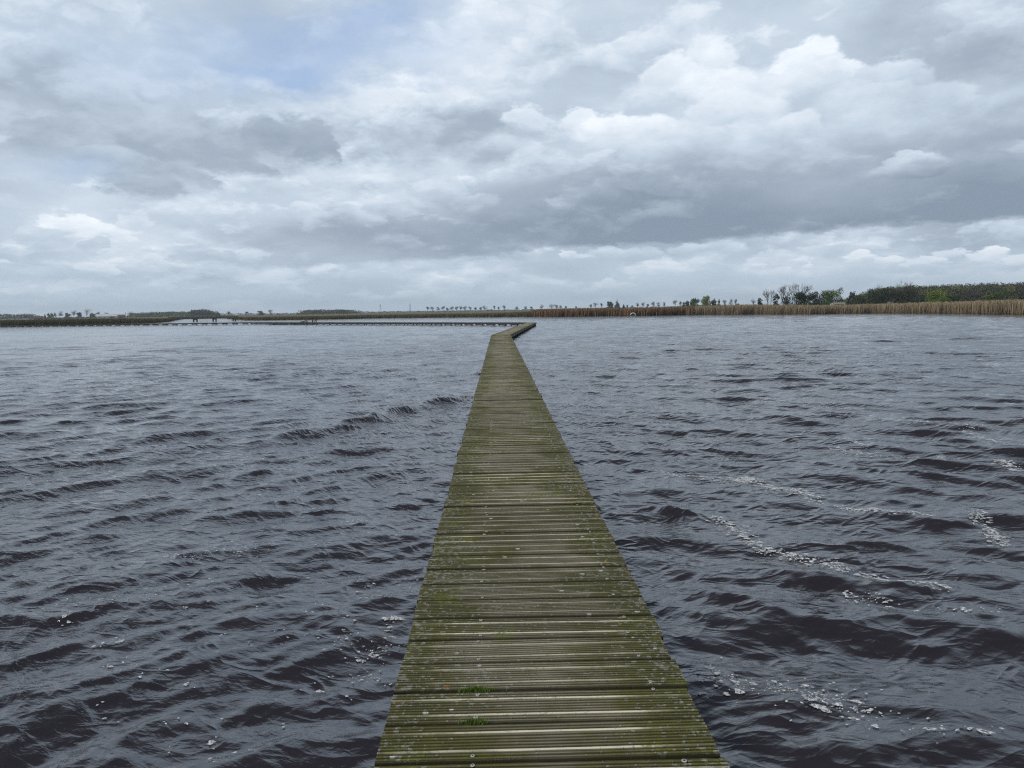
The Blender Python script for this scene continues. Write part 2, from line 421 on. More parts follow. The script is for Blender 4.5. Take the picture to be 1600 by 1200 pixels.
class MB:
    def __init__(s): s.v, s.f = [], []
    def box(s, x0, x1, y0, y1, z0, z1):
        b = len(s.v)
        s.v += [(x, y, z) for z in (z0, z1) for y in (y0, y1) for x in (x0, x1)]
        s.f += [(b, b+2, b+3, b+1), (b+4, b+5, b+7, b+6), (b, b+1, b+5, b+4), (b+2, b+6, b+7, b+3), (b, b+4, b+6, b+2), (b+1, b+3, b+7, b+5)]
        return s
    def prism(s, poly, y0, y1):          # poly in the x,z plane, extruded along y
        b = len(s.v); n = len(poly)
        s.v += [(x, y0, z) for x, z in poly] + [(x, y1, z) for x, z in poly]
        s.f += [tuple(range(b, b+n)), tuple(range(b+2*n-1, b+n-1, -1))]
        s.f += [(b+i, b+n+i, b+n+(i+1) % n, b+(i+1) % n) for i in range(n)]
        return s
    def tube(s, p, q, r1, r2, k=5):
        p, q = np.array(p, float), np.array(q, float); d = q - p; L_ = np.linalg.norm(d)
        if L_ < 1e-6: return s
        d /= L_; a = np.cross(d, (0, 0, 1) if abs(d[2]) < .9 else (1, 0, 0)); a /= np.linalg.norm(a); c_ = np.cross(d, a)
        b = len(s.v)
        for i in range(k):
            t_ = 2 * math.pi * i / k; e = math.cos(t_) * a + math.sin(t_) * c_
            s.v.append(tuple(p + e * r1)); s.v.append(tuple(q + e * r2))
        for i in range(k):
            j = (i + 1) % k; s.f.append((b+2*i, b+2*j, b+2*j+1, b+2*i+1))
        s.f.append(tuple(b + 2*i for i in range(k))[::-1]); s.f.append(tuple(b + 2*i + 1 for i in range(k)))
        return s
    def build(s, name, m_, parent=None, smooth=False): return mesh_obj(name, s.v, s.f, m_, parent, smooth=smooth)

# ------------------------------------------------------------------ shoreline and land
shore_px = [(-1500, 420), (-900, 340), (-400, 290), (0, 232), (240, 236), (262, 262), (272, 330), (288, 465), (350, 450), (364, 330), (384, 262),
            (414, 248), (515, 240), (600, 244), (660, 232), (800, 206), (900, 192), (1000, 185), (1100, 189), (1240, 171), (1400, 166), (1500, 147),
            (1600, 131), (1900, 105), (2600, 90)]
sh_a = np.array([az(p) for p, _ in shore_px]); sh_d = np.array([d for _, d in shore_px], float)
def shore(a):
    a = np.asarray(a, float)
    base = np.interp(a, sh_a, sh_d, left=300, right=95)
    return base + 1.6 * np.sin(a * 61) + 1.0 * np.sin(a * 137 + 1) + 0.5 * np.sin(a * 320)
def land_z(a, off):                      # height of the ground: a low bank, rising to a low dike on the right
    a = np.asarray(a, float)
    side = np.clip((a - az(1150)) / .25, 0, 1)
    return np.interp(off, [-3, -.6, .4, 30, 120, 300], [-1.2, -.45, .20, .32, .42, .45]) + side * np.interp(off, [20, 110, 400], [0, .45, .5])
ang = np.concatenate([np.linspace(-math.pi, -.85, 70, endpoint=False), np.linspace(-.85, .85, 1100), np.linspace(.85, math.pi, 70, endpoint=False)[1:]])
offs = [-3, -.6, .1, .4, 3, 12, 30, 70, 120, 200, 320, 600, 1200, 2500, 6000]
sh = shore(ang)
rows = [np.c_[0 * ang, 0 * ang, 0 * ang - 1.25]]
rows.append(np.c_[np.sin(ang) * 40, np.cos(ang) * 40, 0 * ang - 1.25])
for of in offs:
    z_ = land_z(ang, of) + (rng.normal(0, .04, len(ang)) if of > 2 else rng.normal(0, .03, len(ang)) if of > 0 else 0)
    rows.append(np.c_[np.sin(ang) * (sh + of), np.cos(ang) * (sh + of), z_])
n = len(ang); V = np.concatenate(rows)
I = np.arange(n); J = (I + 1) % n
Fq = np.concatenate([np.c_[r * n + I, r * n + J, (r + 1) * n + J, (r + 1) * n + I][:, ::-1] for r in range(1, len(rows) - 1)])
Fq = np.concatenate([Fq, np.c_[I * 0, I + n, J + n, J * 0][:, [0, 2, 1, 0]][:0]]) if False else Fq
V = V[n:]; Fq = Fq - n
cen = len(V); V = np.vstack([V, [[0, 0, -1.25]]])
quads = [tuple(q) for q in Fq] + [(cen, int(I[k]), int(J[k])) for k in range(n)]
ground = mesh_obj('ground', V, quads, M_LAND); tag(ground, kind='structure')

# ------------------------------------------------------------------ water waves
def family(n_, l0, l1, slope, th, spread, seed):
    r_ = np.random.default_rng(seed)
    lam = np.exp(r_.uniform(math.log(l0), math.log(l1), n_)); k_ = 2 * math.pi / lam
    th_ = th + r_.normal(0, spread, n_)
    a_ = slope / k_ * math.sqrt(2 / n_)
    return [(k_[i] * math.cos(th_[i]), k_[i] * math.sin(th_[i]), a_[i], r_.uniform(0, 6.28), lam[i]) for i in range(n_)]
FAM_L = family(16, .9, 2.1, .058, R(125), R(15), 1) + family(30, .34, .9, .110, R(120), R(22), 2) + family(22, .11, .34, .115, R(115), R(34), 3)
FAM_R = family(16, .9, 2.1, .066, R(70), R(13), 4) + family(30, .34, .9, .112, R(70), R(19), 5) + family(18, .13, .34, .085, R(75), R(28), 6)
# single steeper crests seen in the photograph: (start px, end px, height, half width)
RIDGES = []
for (p, q, h_, wd_) in [((728, 627), (655, 637), .20, .26), ((655, 639), (575, 660), .19, .24), ((590, 657), (510, 671), .15, .25), ((515, 672), (395, 694), .13, .25),
                        ((900, 694), (955, 698), .10, .25), ((1200, 655), (1255, 658), .08, .3),
                        ((1350, 800), (1430, 806), .07, .22), ((1430, 815), (1530, 822), .08, .2), ((1030, 800), (1090, 806), .06, .2),
                        ((1220, 895), (1460, 925), .04, .17), ((1090, 925), (1230, 965), .06, .16), ((310, 812), (460, 800), .05, .2),
                        ((340, 740), (420, 736), .07, .25), ((120, 960), (330, 920), .05, .22), ((560, 735), (640, 725), .05, .2)]:
    RIDGES.append((at(*p)[:2], at(*q)[:2], h_, wd_))
def disp(x, y, s=None):
    """wave displacement of the water sheet at x, y; s = spacing of the mesh there"""
    x = np.asarray(x, float); y = np.asarray(y, float)
    dx = np.zeros_like(x); dy = np.zeros_like(x); dz = np.zeros_like(x)
    wr = 1 / (1 + np.exp(-(x - .3) / (1.2 + .035 * np.abs(y)))); wr = .15 + .85 * wr; wl = 1.1 - wr * .8
    group = 1 + .35 * np.sin(x * .35 + y * .22 + 1.0) * np.sin(x * .13 - y * .29)
    for fam, wt in ((FAM_L, wl), (FAM_R, wr)):
        for kx, ky, a_, ph, lam in fam:
            A_ = a_ * wt * (group if lam > .6 else 1)
            if s is not None: A_ = A_ * np.clip((lam / s - 2.4) / 2.6, 0, 1)
            p_ = kx * x + ky * y + ph; kk = math.hypot(kx, ky)
            cs, sn = np.cos(p_), np.sin(p_)
            dz += A_ * (cs + (0.18 if lam > .5 else 0) * np.cos(2 * p_))
            dx -= A_ * .85 * kx / kk * sn; dy -= A_ * .85 * ky / kk * sn
    for (p, q, h_, wd_) in RIDGES:
        d = q - p; Ln = np.hypot(*d); d = d / Ln
        u = (x - p[0]) * d[0] + (y - p[1]) * d[1]; v = -(x - p[0]) * d[1] + (y - p[1]) * d[0]
        tt = np.clip(u / Ln, -1, 2)
        prof = np.exp(-np.clip(np.abs(tt - .5) * 1.7, 0, 9) ** 4)
        v = v + .05 * np.sin(u * 3.1 + h_ * 90) + .025 * np.sin(u * 9.3)
        dz += h_ * .75 * prof * np.exp(-np.abs(v / (wd_ * .8)) ** 1.5) * (.9 + .16 * np.sin(u * 5.7 + wd_ * 40))
    return dx, dy, dz
AX, AY = 0.0, -2.5
NR, NC = 1300, 820
rad = 3.6 * (500 / 3.6) ** (np.linspace(0, 1, NR))
angw = np.linspace(R(-58), R(58), NC)
RR, AA = np.meshgrid(rad, angw, indexing='ij')
GX = AX + RR * np.sin(AA); GY = AY + RR * np.cos(AA)
SP = RR * max(math.log(500 / 3.6) / NR, R(116) / NC)
dx, dy, dz = disp(GX, GY, SP)
edge_in = np.ones_like(GX)
edge_in[:, 0] = 0; edge_in[:, -1] = 0; edge_in[0] = 0
V = np.stack([GX + dx * edge_in, GY + dy * edge_in, dz * edge_in], -1).reshape(-1, 3)
I = np.arange(NR * NC).reshape(NR, NC)
Fq = np.stack([I[:-1, :-1], I[1:, :-1], I[1:, 1:], I[:-1, 1:]], -1).reshape(-1, 4)[:, ::-1]
lod = np.clip((SP - .10) / .45, 0, 1).ravel()
# the rest of the lake, outside the wedge: coarse flat sheet sharing the wedge's border
base = len(V)
bx = np.concatenate([GX[::-1, 0], GX[0, :], GX[:, -1]]); by = np.concatenate([GY[::-1, 0], GY[0, :], GY[:, -1]])
bi = np.concatenate([I[::-1, 0], I[0, :], I[:, -1]])
oa = np.linspace(R(-58), R(-302), len(bi))
V = np.vstack([V, np.c_[np.sin(oa) * 500, np.cos(oa) * 500 - 2.5, np.zeros(len(oa))]])
k = np.arange(len(bi) - 1)
Fo = np.c_[bi[k], bi[k + 1], base + k + 1, base + k]
Fq = np.concatenate([Fq, Fo[1:-1]])
lod = np.concatenate([lod, np.ones(len(oa))])
water = mesh_obj('water', V, Fq, M_WATER, attrs={'lod': lod}, smooth=True); tag(water, kind='structure')

# ------------------------------------------------------------------ boardwalk
DZ = EYE - 1.54                          # deck height above the water
LX, RX = -.458, .742
path = [np.array([.142, -2.2]), np.array([.142, 47.3]), np.array([3.95, 91.0]), np.array([-49.0, 151.0]), np.array([-175.0, 192.0])]
HW = .60
def offset(side):
    out_ = []
    for i, p in enumerate(path):
        ds = []
        if i > 0: ds.append((path[i] - path[i-1]) / np.linalg.norm(path[i] - path[i-1]))
        if i < len(path) - 1: ds.append((path[i+1] - path[i]) / np.linalg.norm(path[i+1] - path[i]))
        ns = [np.array([d[1], -d[0]]) for d in ds]      # points to the right
        nn = sum(ns) / len(ns); nn = nn / np.linalg.norm(nn)
        out_.append(p + nn * side / float(nn @ ns[0]))
    return out_
PL, PR = offset(-HW), offset(HW)
walk = empty('boardwalk', (path[0][0], path[0][1], 0)); 
tag(walk, 'long narrow mossy plank boardwalk zigzagging low across the lake', 'boardwalk')
OFF = np.array([path[0][0], path[0][1], 0.0])
def profile(full):
    """cross-section of one plank along its width: (v, z, strip, groove)"""
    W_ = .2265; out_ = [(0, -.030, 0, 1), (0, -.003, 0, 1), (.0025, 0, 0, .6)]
    v = .002
    if not full:
        for c_, s_ in ((.055, 1), (.118, 0), (.180, 1)):
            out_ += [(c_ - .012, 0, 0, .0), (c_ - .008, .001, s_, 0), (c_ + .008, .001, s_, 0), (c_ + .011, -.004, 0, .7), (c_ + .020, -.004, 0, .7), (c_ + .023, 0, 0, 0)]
    else:
        ribs = []; pos = .009
        while pos < .217:
            if abs(pos - .050) < .010: ribs.append((.050, .064, 1)); pos = .0735
            elif abs(pos - .166) < .010: ribs.append((.166, .180, 1)); pos = .1895
            else: ribs.append((pos, pos + .0105, 0)); pos += .0195
        for i, (a_, b_, s_) in enumerate(ribs):
            b_ = min(b_, .2225)
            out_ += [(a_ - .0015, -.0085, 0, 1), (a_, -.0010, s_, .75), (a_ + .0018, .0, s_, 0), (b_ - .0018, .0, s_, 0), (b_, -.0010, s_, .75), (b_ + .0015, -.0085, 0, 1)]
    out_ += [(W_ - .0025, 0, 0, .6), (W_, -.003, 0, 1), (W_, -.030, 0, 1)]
    out_ = [o for o in out_ if o[0] <= W_]
    v_ = np.array(out_); 
    return v_
PF, PS = profile(True), profile(False)
GAPS = []
def deck_section(i, phase=None):
    L0, L1, R0, R1 = PL[i], PL[i+1], PR[i], PR[i+1]
    Lm = np.linalg.norm(path[i+1] - path[i]); pitch = .2445
    n_ = int(Lm / pitch); VV, FF, ST, TO, ED, GR = [], [], [], [], [], []
    nb = 0
    start = 0.0
    if phase is not None: start = (phase - path[i][1]) % pitch - pitch
    dl = (L1 - L0) / np.linalg.norm(L1 - L0); 
    for k_ in range(n_ + 2):
        s0 = start + k_ * pitch
        if s0 < 0 or s0 + pitch > Lm + .02: continue
        near = i == 0
        pr = PF if near else PS
        nx = 13 if (near and s0 < 22) else 3
        S_ = np.linspace(0, 1, nx)
        t0, t1 = s0 / Lm, (s0 + .235) / Lm
        tone = rng.uniform(0, 1); zof = rng.normal(0, .0022); tilt = rng.normal(0, .0022); jl, jr = rng.normal(0, .0055, 2); sk = rng.normal(0, .0032)
        pv = (pr[:, 0] / .235)[:, None]
        A0 = L0 + (L1 - L0) * t0; B0 = R0 + (R1 - R0) * t0; A1 = L0 + (L1 - L0) * t1; B1 = R0 + (R1 - R0) * t1
        ss = S_[None, :]
        def lerp2(c_):
            a_ = A0[c_] + (A1[c_] - A0[c_]) * pv; b_ = B0[c_] + (B1[c_] - B0[c_]) * pv
            return a_ + (b_ - a_) * ss
        xx, yy = lerp2(0), lerp2(1)
        xx = xx + np.where(ss == 0, jl, 0) + np.where(ss == 1, jr, 0)
        bow = rng.normal(0, .0015)
        yy = yy + sk * (ss - .5) * 2 + bow * np.sin(ss * 5 + tone * 6) + rng.normal(0, .00035, xx.shape)
        zz_ = DZ + zof + tilt * (ss - .5) + rng.normal(0, .0010) * (pv - .5) + pr[:, 1][:, None] + rng.normal(0, .0004, xx.shape)
        VV.append(np.stack([xx, yy, zz_], -1).reshape(-1, 3) - OFF)
        m0 = len(pr); idx = nb + np.arange(m0 * nx).reshape(m0, nx)
        FF.append(np.stack([idx[:-1, :-1], idx[:-1, 1:], idx[1:, 1:], idx[1:, :-1]], -1).reshape(-1, 4))
        # underside and ends keep every plank solid
        FF.append(np.array([[idx[0, 0], idx[-1, 0], idx[-1, -1], idx[0, -1]]]))
        wear = .35 + .65 * rng.random()
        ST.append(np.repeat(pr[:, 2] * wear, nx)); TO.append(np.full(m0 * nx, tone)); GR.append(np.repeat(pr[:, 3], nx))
        ED.append(np.broadcast_to(np.abs(S_ - .5) * 2, (m0, nx)).ravel().copy())
        nb += m0 * nx
        if near: GAPS.append(path[i][1] + s0)
    cap = []
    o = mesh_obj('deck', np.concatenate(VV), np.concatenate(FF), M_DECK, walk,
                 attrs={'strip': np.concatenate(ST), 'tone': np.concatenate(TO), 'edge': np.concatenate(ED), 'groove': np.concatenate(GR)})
    return o
deck_section(0, 2.725 + .005)
for i in (1, 2, 3): deck_section(i)
# edge beams just under the plank ends, bearers and piles
for i in range(4):
    for side, PP in ((-1, PL), (1, PR)):
        p, q = PP[i], PP[i+1]; d = (q - p) / np.linalg.norm(q - p); nr = np.array([d[1], -d[0]]) * side
        ins0, ins1 = -.035, -.085
        zt, zb = DZ - .032, DZ - .20
        cs = [p + nr * ins0, p + nr * ins1, q + nr * ins1, q + nr * ins0]
        v_ = [(c_[0] - OFF[0], c_[1] - OFF[1], z) for z in (zb, zt) for c_ in cs]
        mesh_obj('edge_beam', v_, [(0,3,2,1),(4,5,6,7),(0,1,5,4),(1,2,6,5),(2,3,7,6),(3,0,4,7)], M_DARKWOOD, walk)
sup = []
for i, stp in ((0, 3.0), (1, 3.0), (2, 2.2), (3, 2.4)):
    Lm = np.linalg.norm(path[i+1] - path[i]); d = (path[i+1] - path[i]) / Lm; nr = np.array([d[1], -d[0]])
    s_ = .8
    while s_ < Lm - .3:
        sup.append((path[i] + d * s_, d, nr, i)); s_ += stp
sup.sort(key=lambda q: q[0] @ q[0])
def supports(lst, nm_b):
    mb = MB()
    for c_, d, nr, i in lst:
        wdt = .09 if i < 2 else .30
        for sd in (-1, 1):
            p = c_ + nr * sd * .50
            mb.tube((p[0]-OFF[0], p[1]-OFF[1], -1.1), (p[0]-OFF[0], p[1]-OFF[1], DZ - .21), .075, .07, 8)
        a, b = c_ - nr * .56, c_ + nr * .56; q1, q2 = d * wdt, -d * wdt
        bs = len(mb.v)
        for z in (DZ - .30 if i >= 2 else DZ - .26, DZ - .205):
            for pt in (a + q1, a + q2, b + q2, b + q1): mb.v.append((pt[0]-OFF[0], pt[1]-OFF[1], z))
        mb.f += [tuple(bs + t_ for t_ in f_) for f_ in ((0,3,2,1),(4,5,6,7),(0,1,5,4),(1,2,6,5),(2,3,7,6),(3,0,4,7))]
    return mb.build(nm_b, M_DARKWOOD, walk)
for s_ in sup[:95]: supports([s_], 'pile_trestle')
if sup[95:]: tag(supports(sup[95:], 'pile_trestle'), kind='stuff')
# screw heads: two rows, a pair beside each plank joint
def screw_mesh():
    v, f, mi = [], [], []
    k_ = 14
    for r_, z_ in ((.0085, .0), (.0080, .0022), (.0040, .0026), (.0034, .0006)):
        for i in range(k_): a_ = 2 * math.pi * i / k_; v.append((r_ * math.cos(a_), r_ * math.sin(a_), z_))
    for r_ in range(3):
        for i in range(k_): j = (i + 1) % k_; f.append((r_*k_+i, r_*k_+j, (r_+1)*k_+j, (r_+1)*k_+i)); mi.append(0 if r_ < 2 else 1)
    f.append(tuple(3 * k_ + i for i in range(k_))); mi.append(1)
    me = bpy.data.meshes.new('screw'); me.from_pydata(v, [], f); me.materials.append(M_SCREW); me.materials.append(M_HOLE)
    me.polygons.foreach_set('material_index', mi); me.update(); return me
sm = screw_mesh(); ns = 0
for g in sorted(GAPS):
    if g < 2.2 or ns >= 98: continue
    for xs in (-.118, .600):
        for dv in (.028, .213):
            if rng.random() < .34 or ns >= 98: continue
            o = bpy.data.objects.new('screw', sm); col.objects.link(o); o.parent = walk
            o.location = (xs + rng.normal(0, .006) - OFF[0], g + dv - OFF[1] + rng.normal(0, .003), DZ - .0005); o.rotation_euler = (rng.normal(0, .06), rng.normal(0, .06), 0)
            s_ = rng.uniform(.85, 1.25); o.scale = (s_, s_, 1); ns += 1
# grass tufts rooted in two joints, smaller moss sprigs by the right edge
def tuft(cx, gy, length, n_, h_, label):
    v, f = [], []
    v += [(-length*.5, -.005, -.006), (length*.5, -.005, -.006), (length*.5, .005, -.006), (-length*.5, .005, -.006)]; f += [(0, 1, 2, 3)]
    for _ in range(n_):
        x_ = rng.normal(0, length * .3); y_ = rng.normal(0, .006); a_ = rng.uniform(0, 6.28); hh = h_ * rng.uniform(.35, 1) * math.exp(-(x_ / length) ** 2)
        lx, ly = rng.normal(0, .5) * hh, rng.normal(-.1, .4) * hh; wx, wy = math.cos(a_) * .0011, math.sin(a_) * .0011
        b_ = len(v)
        v += [(x_ - wx, y_ - wy, -.004), (x_ + wx, y_ + wy, -.004), (x_ + lx*.45 + wx*.8, y_ + ly*.45 + wy*.8, hh * .62), (x_ + lx*.45 - wx*.8, y_ + ly*.45 - wy*.8, hh * .62), (x_ + lx, y_ + ly, hh)]
        f += [(b_, b_+1, b_+2, b_+3), (b_+3, b_+2, b_+4)]
    o = mesh_obj('grass_tuft', v, f, M_GRASS); o.location = (cx, gy, DZ - .002)
    tag(o, label, 'grass tuft', 'grass tufts growing out of the deck joints')
def gap_near(yv): return min(GAPS, key=lambda g: abs(g - yv)) - .005
p = at(745, 1080, DZ); tuft(p[0], gap_near(p[1]), .11, 330, .026, 'small green grass tuft in a deck joint, the farther of the two in front')
p = at(741, 1127, DZ); tuft(p[0], gap_near(p[1]), .08, 260, .026, 'small green grass tuft in a deck joint nearest the viewer')
p = at(902, 782, DZ); tuft(p[0], gap_near(p[1]), .09, 200, .022, 'tiny green moss sprig by the right deck edge, halfway along the near boardwalk')

# ------------------------------------------------------------------ foam
fv, ff = [], []
def fleck(x, y, r_, asp=1.5, ang_=None, hole=.5, H=.0025):
    """a ragged little raft of bubbles lying on the waves"""
    ang_ = rng.uniform(-.6, .6) if ang_ is None else ang_
    k_ = 12 if r_ > .012 else 7
    ph = rng.uniform(0, 6.28, 3); t_ = np.arange(k_) / k_ * 2 * math.pi
    rr = r_ * (1 + rng.normal(0, .08, k_) + .28 * np.sin(2 * t_ + ph[0]) + .22 * np.sin(3 * t_ + ph[1]) + .12 * np.sin(5 * t_ + ph[2]))
    ca, sa = math.cos(ang_), math.sin(ang_)
    rings = []
    ring_in = hole if (r_ > .014 and rng.random() < .45) else 0
    for q, hz in ((1, .001), (.86, H), (.5 if not ring_in else .62, H * 1.25), ((.02 if not ring_in else ring_in), H * 1.2 if not ring_in else .001)):
        ux, uy = rr * np.cos(t_) * asp * q, rr * np.sin(t_) * q
        px_, py_ = x + ux * ca - uy * sa, y + ux * sa + uy * ca
        d_ = disp(px_, py_, np.full(k_, max(.02, .006 * math.hypot(x, y))))
        rings.append(np.c_[px_ + d_[0], py_ + d_[1], d_[2] + hz + .003 + .0005 * math.hypot(x, y)])
    b_ = sum(len(a) for a in fv); fv.append(np.concatenate(rings))
    for r1 in range(3):
        for i in range(k_):
            j = (i + 1) % k_; ff.append((b_ + r1*k_ + i, b_ + r1*k_ + j, b_ + (r1+1)*k_ + j, b_ + (r1+1)*k_ + i))
    if not ring_in: ff.append(tuple(b_ + 3*k_ + i for i in range(k_)))
def fleck_px(px, py, w_px, asp=1.5, ang_=None):
    p = at(px, py); D = math.hypot(p[0], p[1], EYE)
    fleck(p[0], p[1], w_px / 1190 * D / 2 / max(1, asp * .8), asp, ang_)
big = [(1540,1152,26),(1285,1112,32),(1268,1100,16),(1310,1105,20),(1112,1049,20),(1125,1058,11),(1090,1058,7),(1180,1068,10),(1152,1068,14),(1210,1062,9),
       (1225,1083,10),(1258,1070,12),(1302,1064,5),(1352,1084,7),(1338,1098,14),(1358,1112,10),(1333,1125,13),(1347,1121,7),(1365,1138,14),(1448,1147,16),(1470,1148,9),
       (1516,1148,10),(1256,1090,6),(1287,1078,5),(1275,1100,9),(1155,1086,18),(1135,1090,12),(1097,1090,13),(1230,1105,6),(1060,1052,6),(1120,1078,8),
       (1258,1094,8),(1307,1086,6),(1418,1146,4),(1408,1150,5),(1285,1086,5),(1128,1070,5),
       (500,1073,12),(541,1088,6),(566,1029,12),(584,1022,14),(544,1029,5),(508,1021,5),(564,1018,6),(564,1058,6),(329,1159,13),(365,1176,8),(327,1184,7),(292,1131,8),
       (444,1129,7),(259,1132,5),(280,1122,4),(264,1172,4),(171,1043,9),(220,1063,9),(290,1070,8),(290,1072,5),(263,1077,6),(100,968,9),(105,973,7),(145,1010,7),(160,1005,6),
       (290,952,7),(328,943,6),(345,995,5),(395,1012,5),(522,1053,5),(560,1060,5),(590,1063,6),(610,1069,5),(556,976,7),(545,968,5),(543,1003,5),(530,1001,5),(498,1001,4),
       (538,990,6),(561,994,5),(583,1018,5),(605,1000,6),(618,996,7),(623,970,28),(605,972,14),(612,983,10),(562,924,10),(586,912,6),(430,990,4),(400,954,4),(160,1043,4),
       (262,1053,5),(191,1037,5),(155,1105,4),(165,1120,5),(186,1003,12),(450,1001,4),(490,962,5),(505,950,4)]
for (px, py, w_) in big: fleck_px(px, py, w_ * (.72 if w_ < 20 else .55))
for (px, py, w_) in big:
    for _ in range(3 if w_ > 8 else 1): fleck_px(px + rng.normal(0, w_ * 1.1 + 4), py + rng.normal(0, w_ * .6 + 2), rng.uniform(1.8, max(3, w_ * .3)), rng.uniform(1.2, 2.5))
def streak(pts_, n_, wmin, wmax, spread):
    n_ = int(n_ * (3.6 if np.mean([q[0] for q in pts_]) > 800 else 1.5))
    P_ = np.array(pts_, float)
    seg = np.r_[0, np.cumsum(np.hypot(*np.diff(P_, axis=0).T))]
    cent = rng.uniform(0, seg[-1], max(4, n_ // 5))
    for _ in range(n_):
        u = rng.choice(cent) + rng.normal(0, seg[-1] * .025); u = min(max(u, 0), seg[-1])
        px = np.interp(u, seg, P_[:, 0]) + rng.normal(0, spread * 1.5); py = np.interp(u, seg, P_[:, 1]) + rng.normal(0, spread * .42)
        fleck_px(px, py, wmin * .75 + (wmax * .74 - wmin * .75) * rng.random() ** 2.3, rng.uniform(1.3, 4.0), float(rng.normal(-.25 if np.mean(P_[:, 0]) > 800 else .25, .35)))
streak([(1140,748),(1185,752),(1215,762),(1240,768),(1262,778),(1285,790)], 110, 1.8, 9, 5)
streak([(1300,792),(1340,800),(1385,806),(1450,812)], 60, 1.5, 7, 4)
streak([(1110,806),(1150,824),(1170,850),(1200,862),(1235,868),(1270,878)], 80, 2, 10, 6)
streak([(1235,868),(1290,880),(1340,895),(1400,905),(1460,918),(1490,925)], 60, 2, 12, 7)
streak([(1520,808),(1540,822),(1560,838),(1575,850)], 55, 2, 9, 6)
streak([(1330,930),(1420,950),(1550,955)], 20, 2, 10, 10)
streak([(1290,700),(1380,712),(1470,712),(1530,716)], 50, 1.5, 6, 4)
streak([(1130,585),(1170,624),(1300,636),(1330,640)], 50, 1.5, 4.5, 6)
streak([(1180,640),(1380,655),(1500,666),(1560,668)], 60, 1.5, 5, 5)
streak([(1550,725),(1590,738)], 26, 2, 8, 4)
streak([(1310,684),(1360,702)], 26, 1.5, 5, 3)
streak([(1020,735),(1080,745),(1140,750)], 35, 1.5, 6, 5)
streak([(1480,672),(1550,690),(1590,700)], 20, 1.5, 6, 4)
streak([(180,660),(330,655),(430,700),(300,745)], 36, 1.5, 5, 10)
streak([(0,760),(160,745),(330,730),(560,700)], 40, 1.5, 4.5, 14)
streak([(330,690),(420,705),(560,760),(660,770)], 40, 1.5, 5, 12)
streak([(250,875),(400,860),(530,845),(640,800)], 60, 1.8, 6, 16)
streak([(60,960),(250,930),(400,900),(600,900)], 50, 1.8, 6, 18)
streak([(420,770),(520,805),(600,840)], 40, 1.8, 6, 9)
streak([(1080,1050),(1200,1075),(1300,1095),(1380,1120)], 50, 2, 7, 14)
streak([(480,1000),(600,1010),(560,1060)], 40, 2, 6, 14)
streak([(560,940),(640,930),(650,890)], 26, 2, 6, 8)
foam = mesh_obj('foam', np.concatenate(fv), ff, M_FOAM, smooth=True)
tag(foam, 'white flecks and streaks of foam drifting on the dark lake', 'foam', kind='stuff')
# two breaking crests
def crest_foam(px0, py0, px1, py1, hgt, n_, label):
    global fv, ff
    keep = fv, ff; fv, ff = [], []
    a, b = at(px0, py0), at(px1, py1)
    vv, fq = [], []
    for _ in range(n_):
        u = rng.random(); p = a + (b - a) * u + rng.normal(0, .05, 3) * (1, 1.4, 0)
        d_ = disp(p[0], p[1]); z = float(d_[2]) + rng.uniform(-.01, hgt) * math.sin(math.pi * min(max(u, .08), .92))
        s_ = rng.uniform(.010, .032); q = np.array([p[0], p[1], z])
        b_ = len(vv); t1, t2 = rng.normal(0, 1, 3), rng.normal(0, 1, 3)
        t1 /= np.linalg.norm(t1); t2 = t2 - t1 * (t1 @ t2); t2 /= np.linalg.norm(t2); t3 = np.cross(t1, t2)
        vv += [q + t1 * s_ * 1.5, q - t1 * s_, q + t2 * s_, q - t2 * s_, q + t3 * s_ * .6, q - t3 * s_ * .6]
        fq += [(b_+i, b_+j, b_+k_) for i, j, k_ in ((0,2,4),(2,1,4),(1,3,4),(3,0,4),(2,0,5),(1,2,5),(3,1,5),(0,3,5))]
    o = mesh_obj('foam_crest', vv, fq, M_FOAMB, smooth=True); tag(o, label, 'foam', kind='stuff'); fv, ff = keep
crest_foam(712, 625, 731, 622, .07, 110, 'small yellowish breaking crest against the left side of the boardwalk')

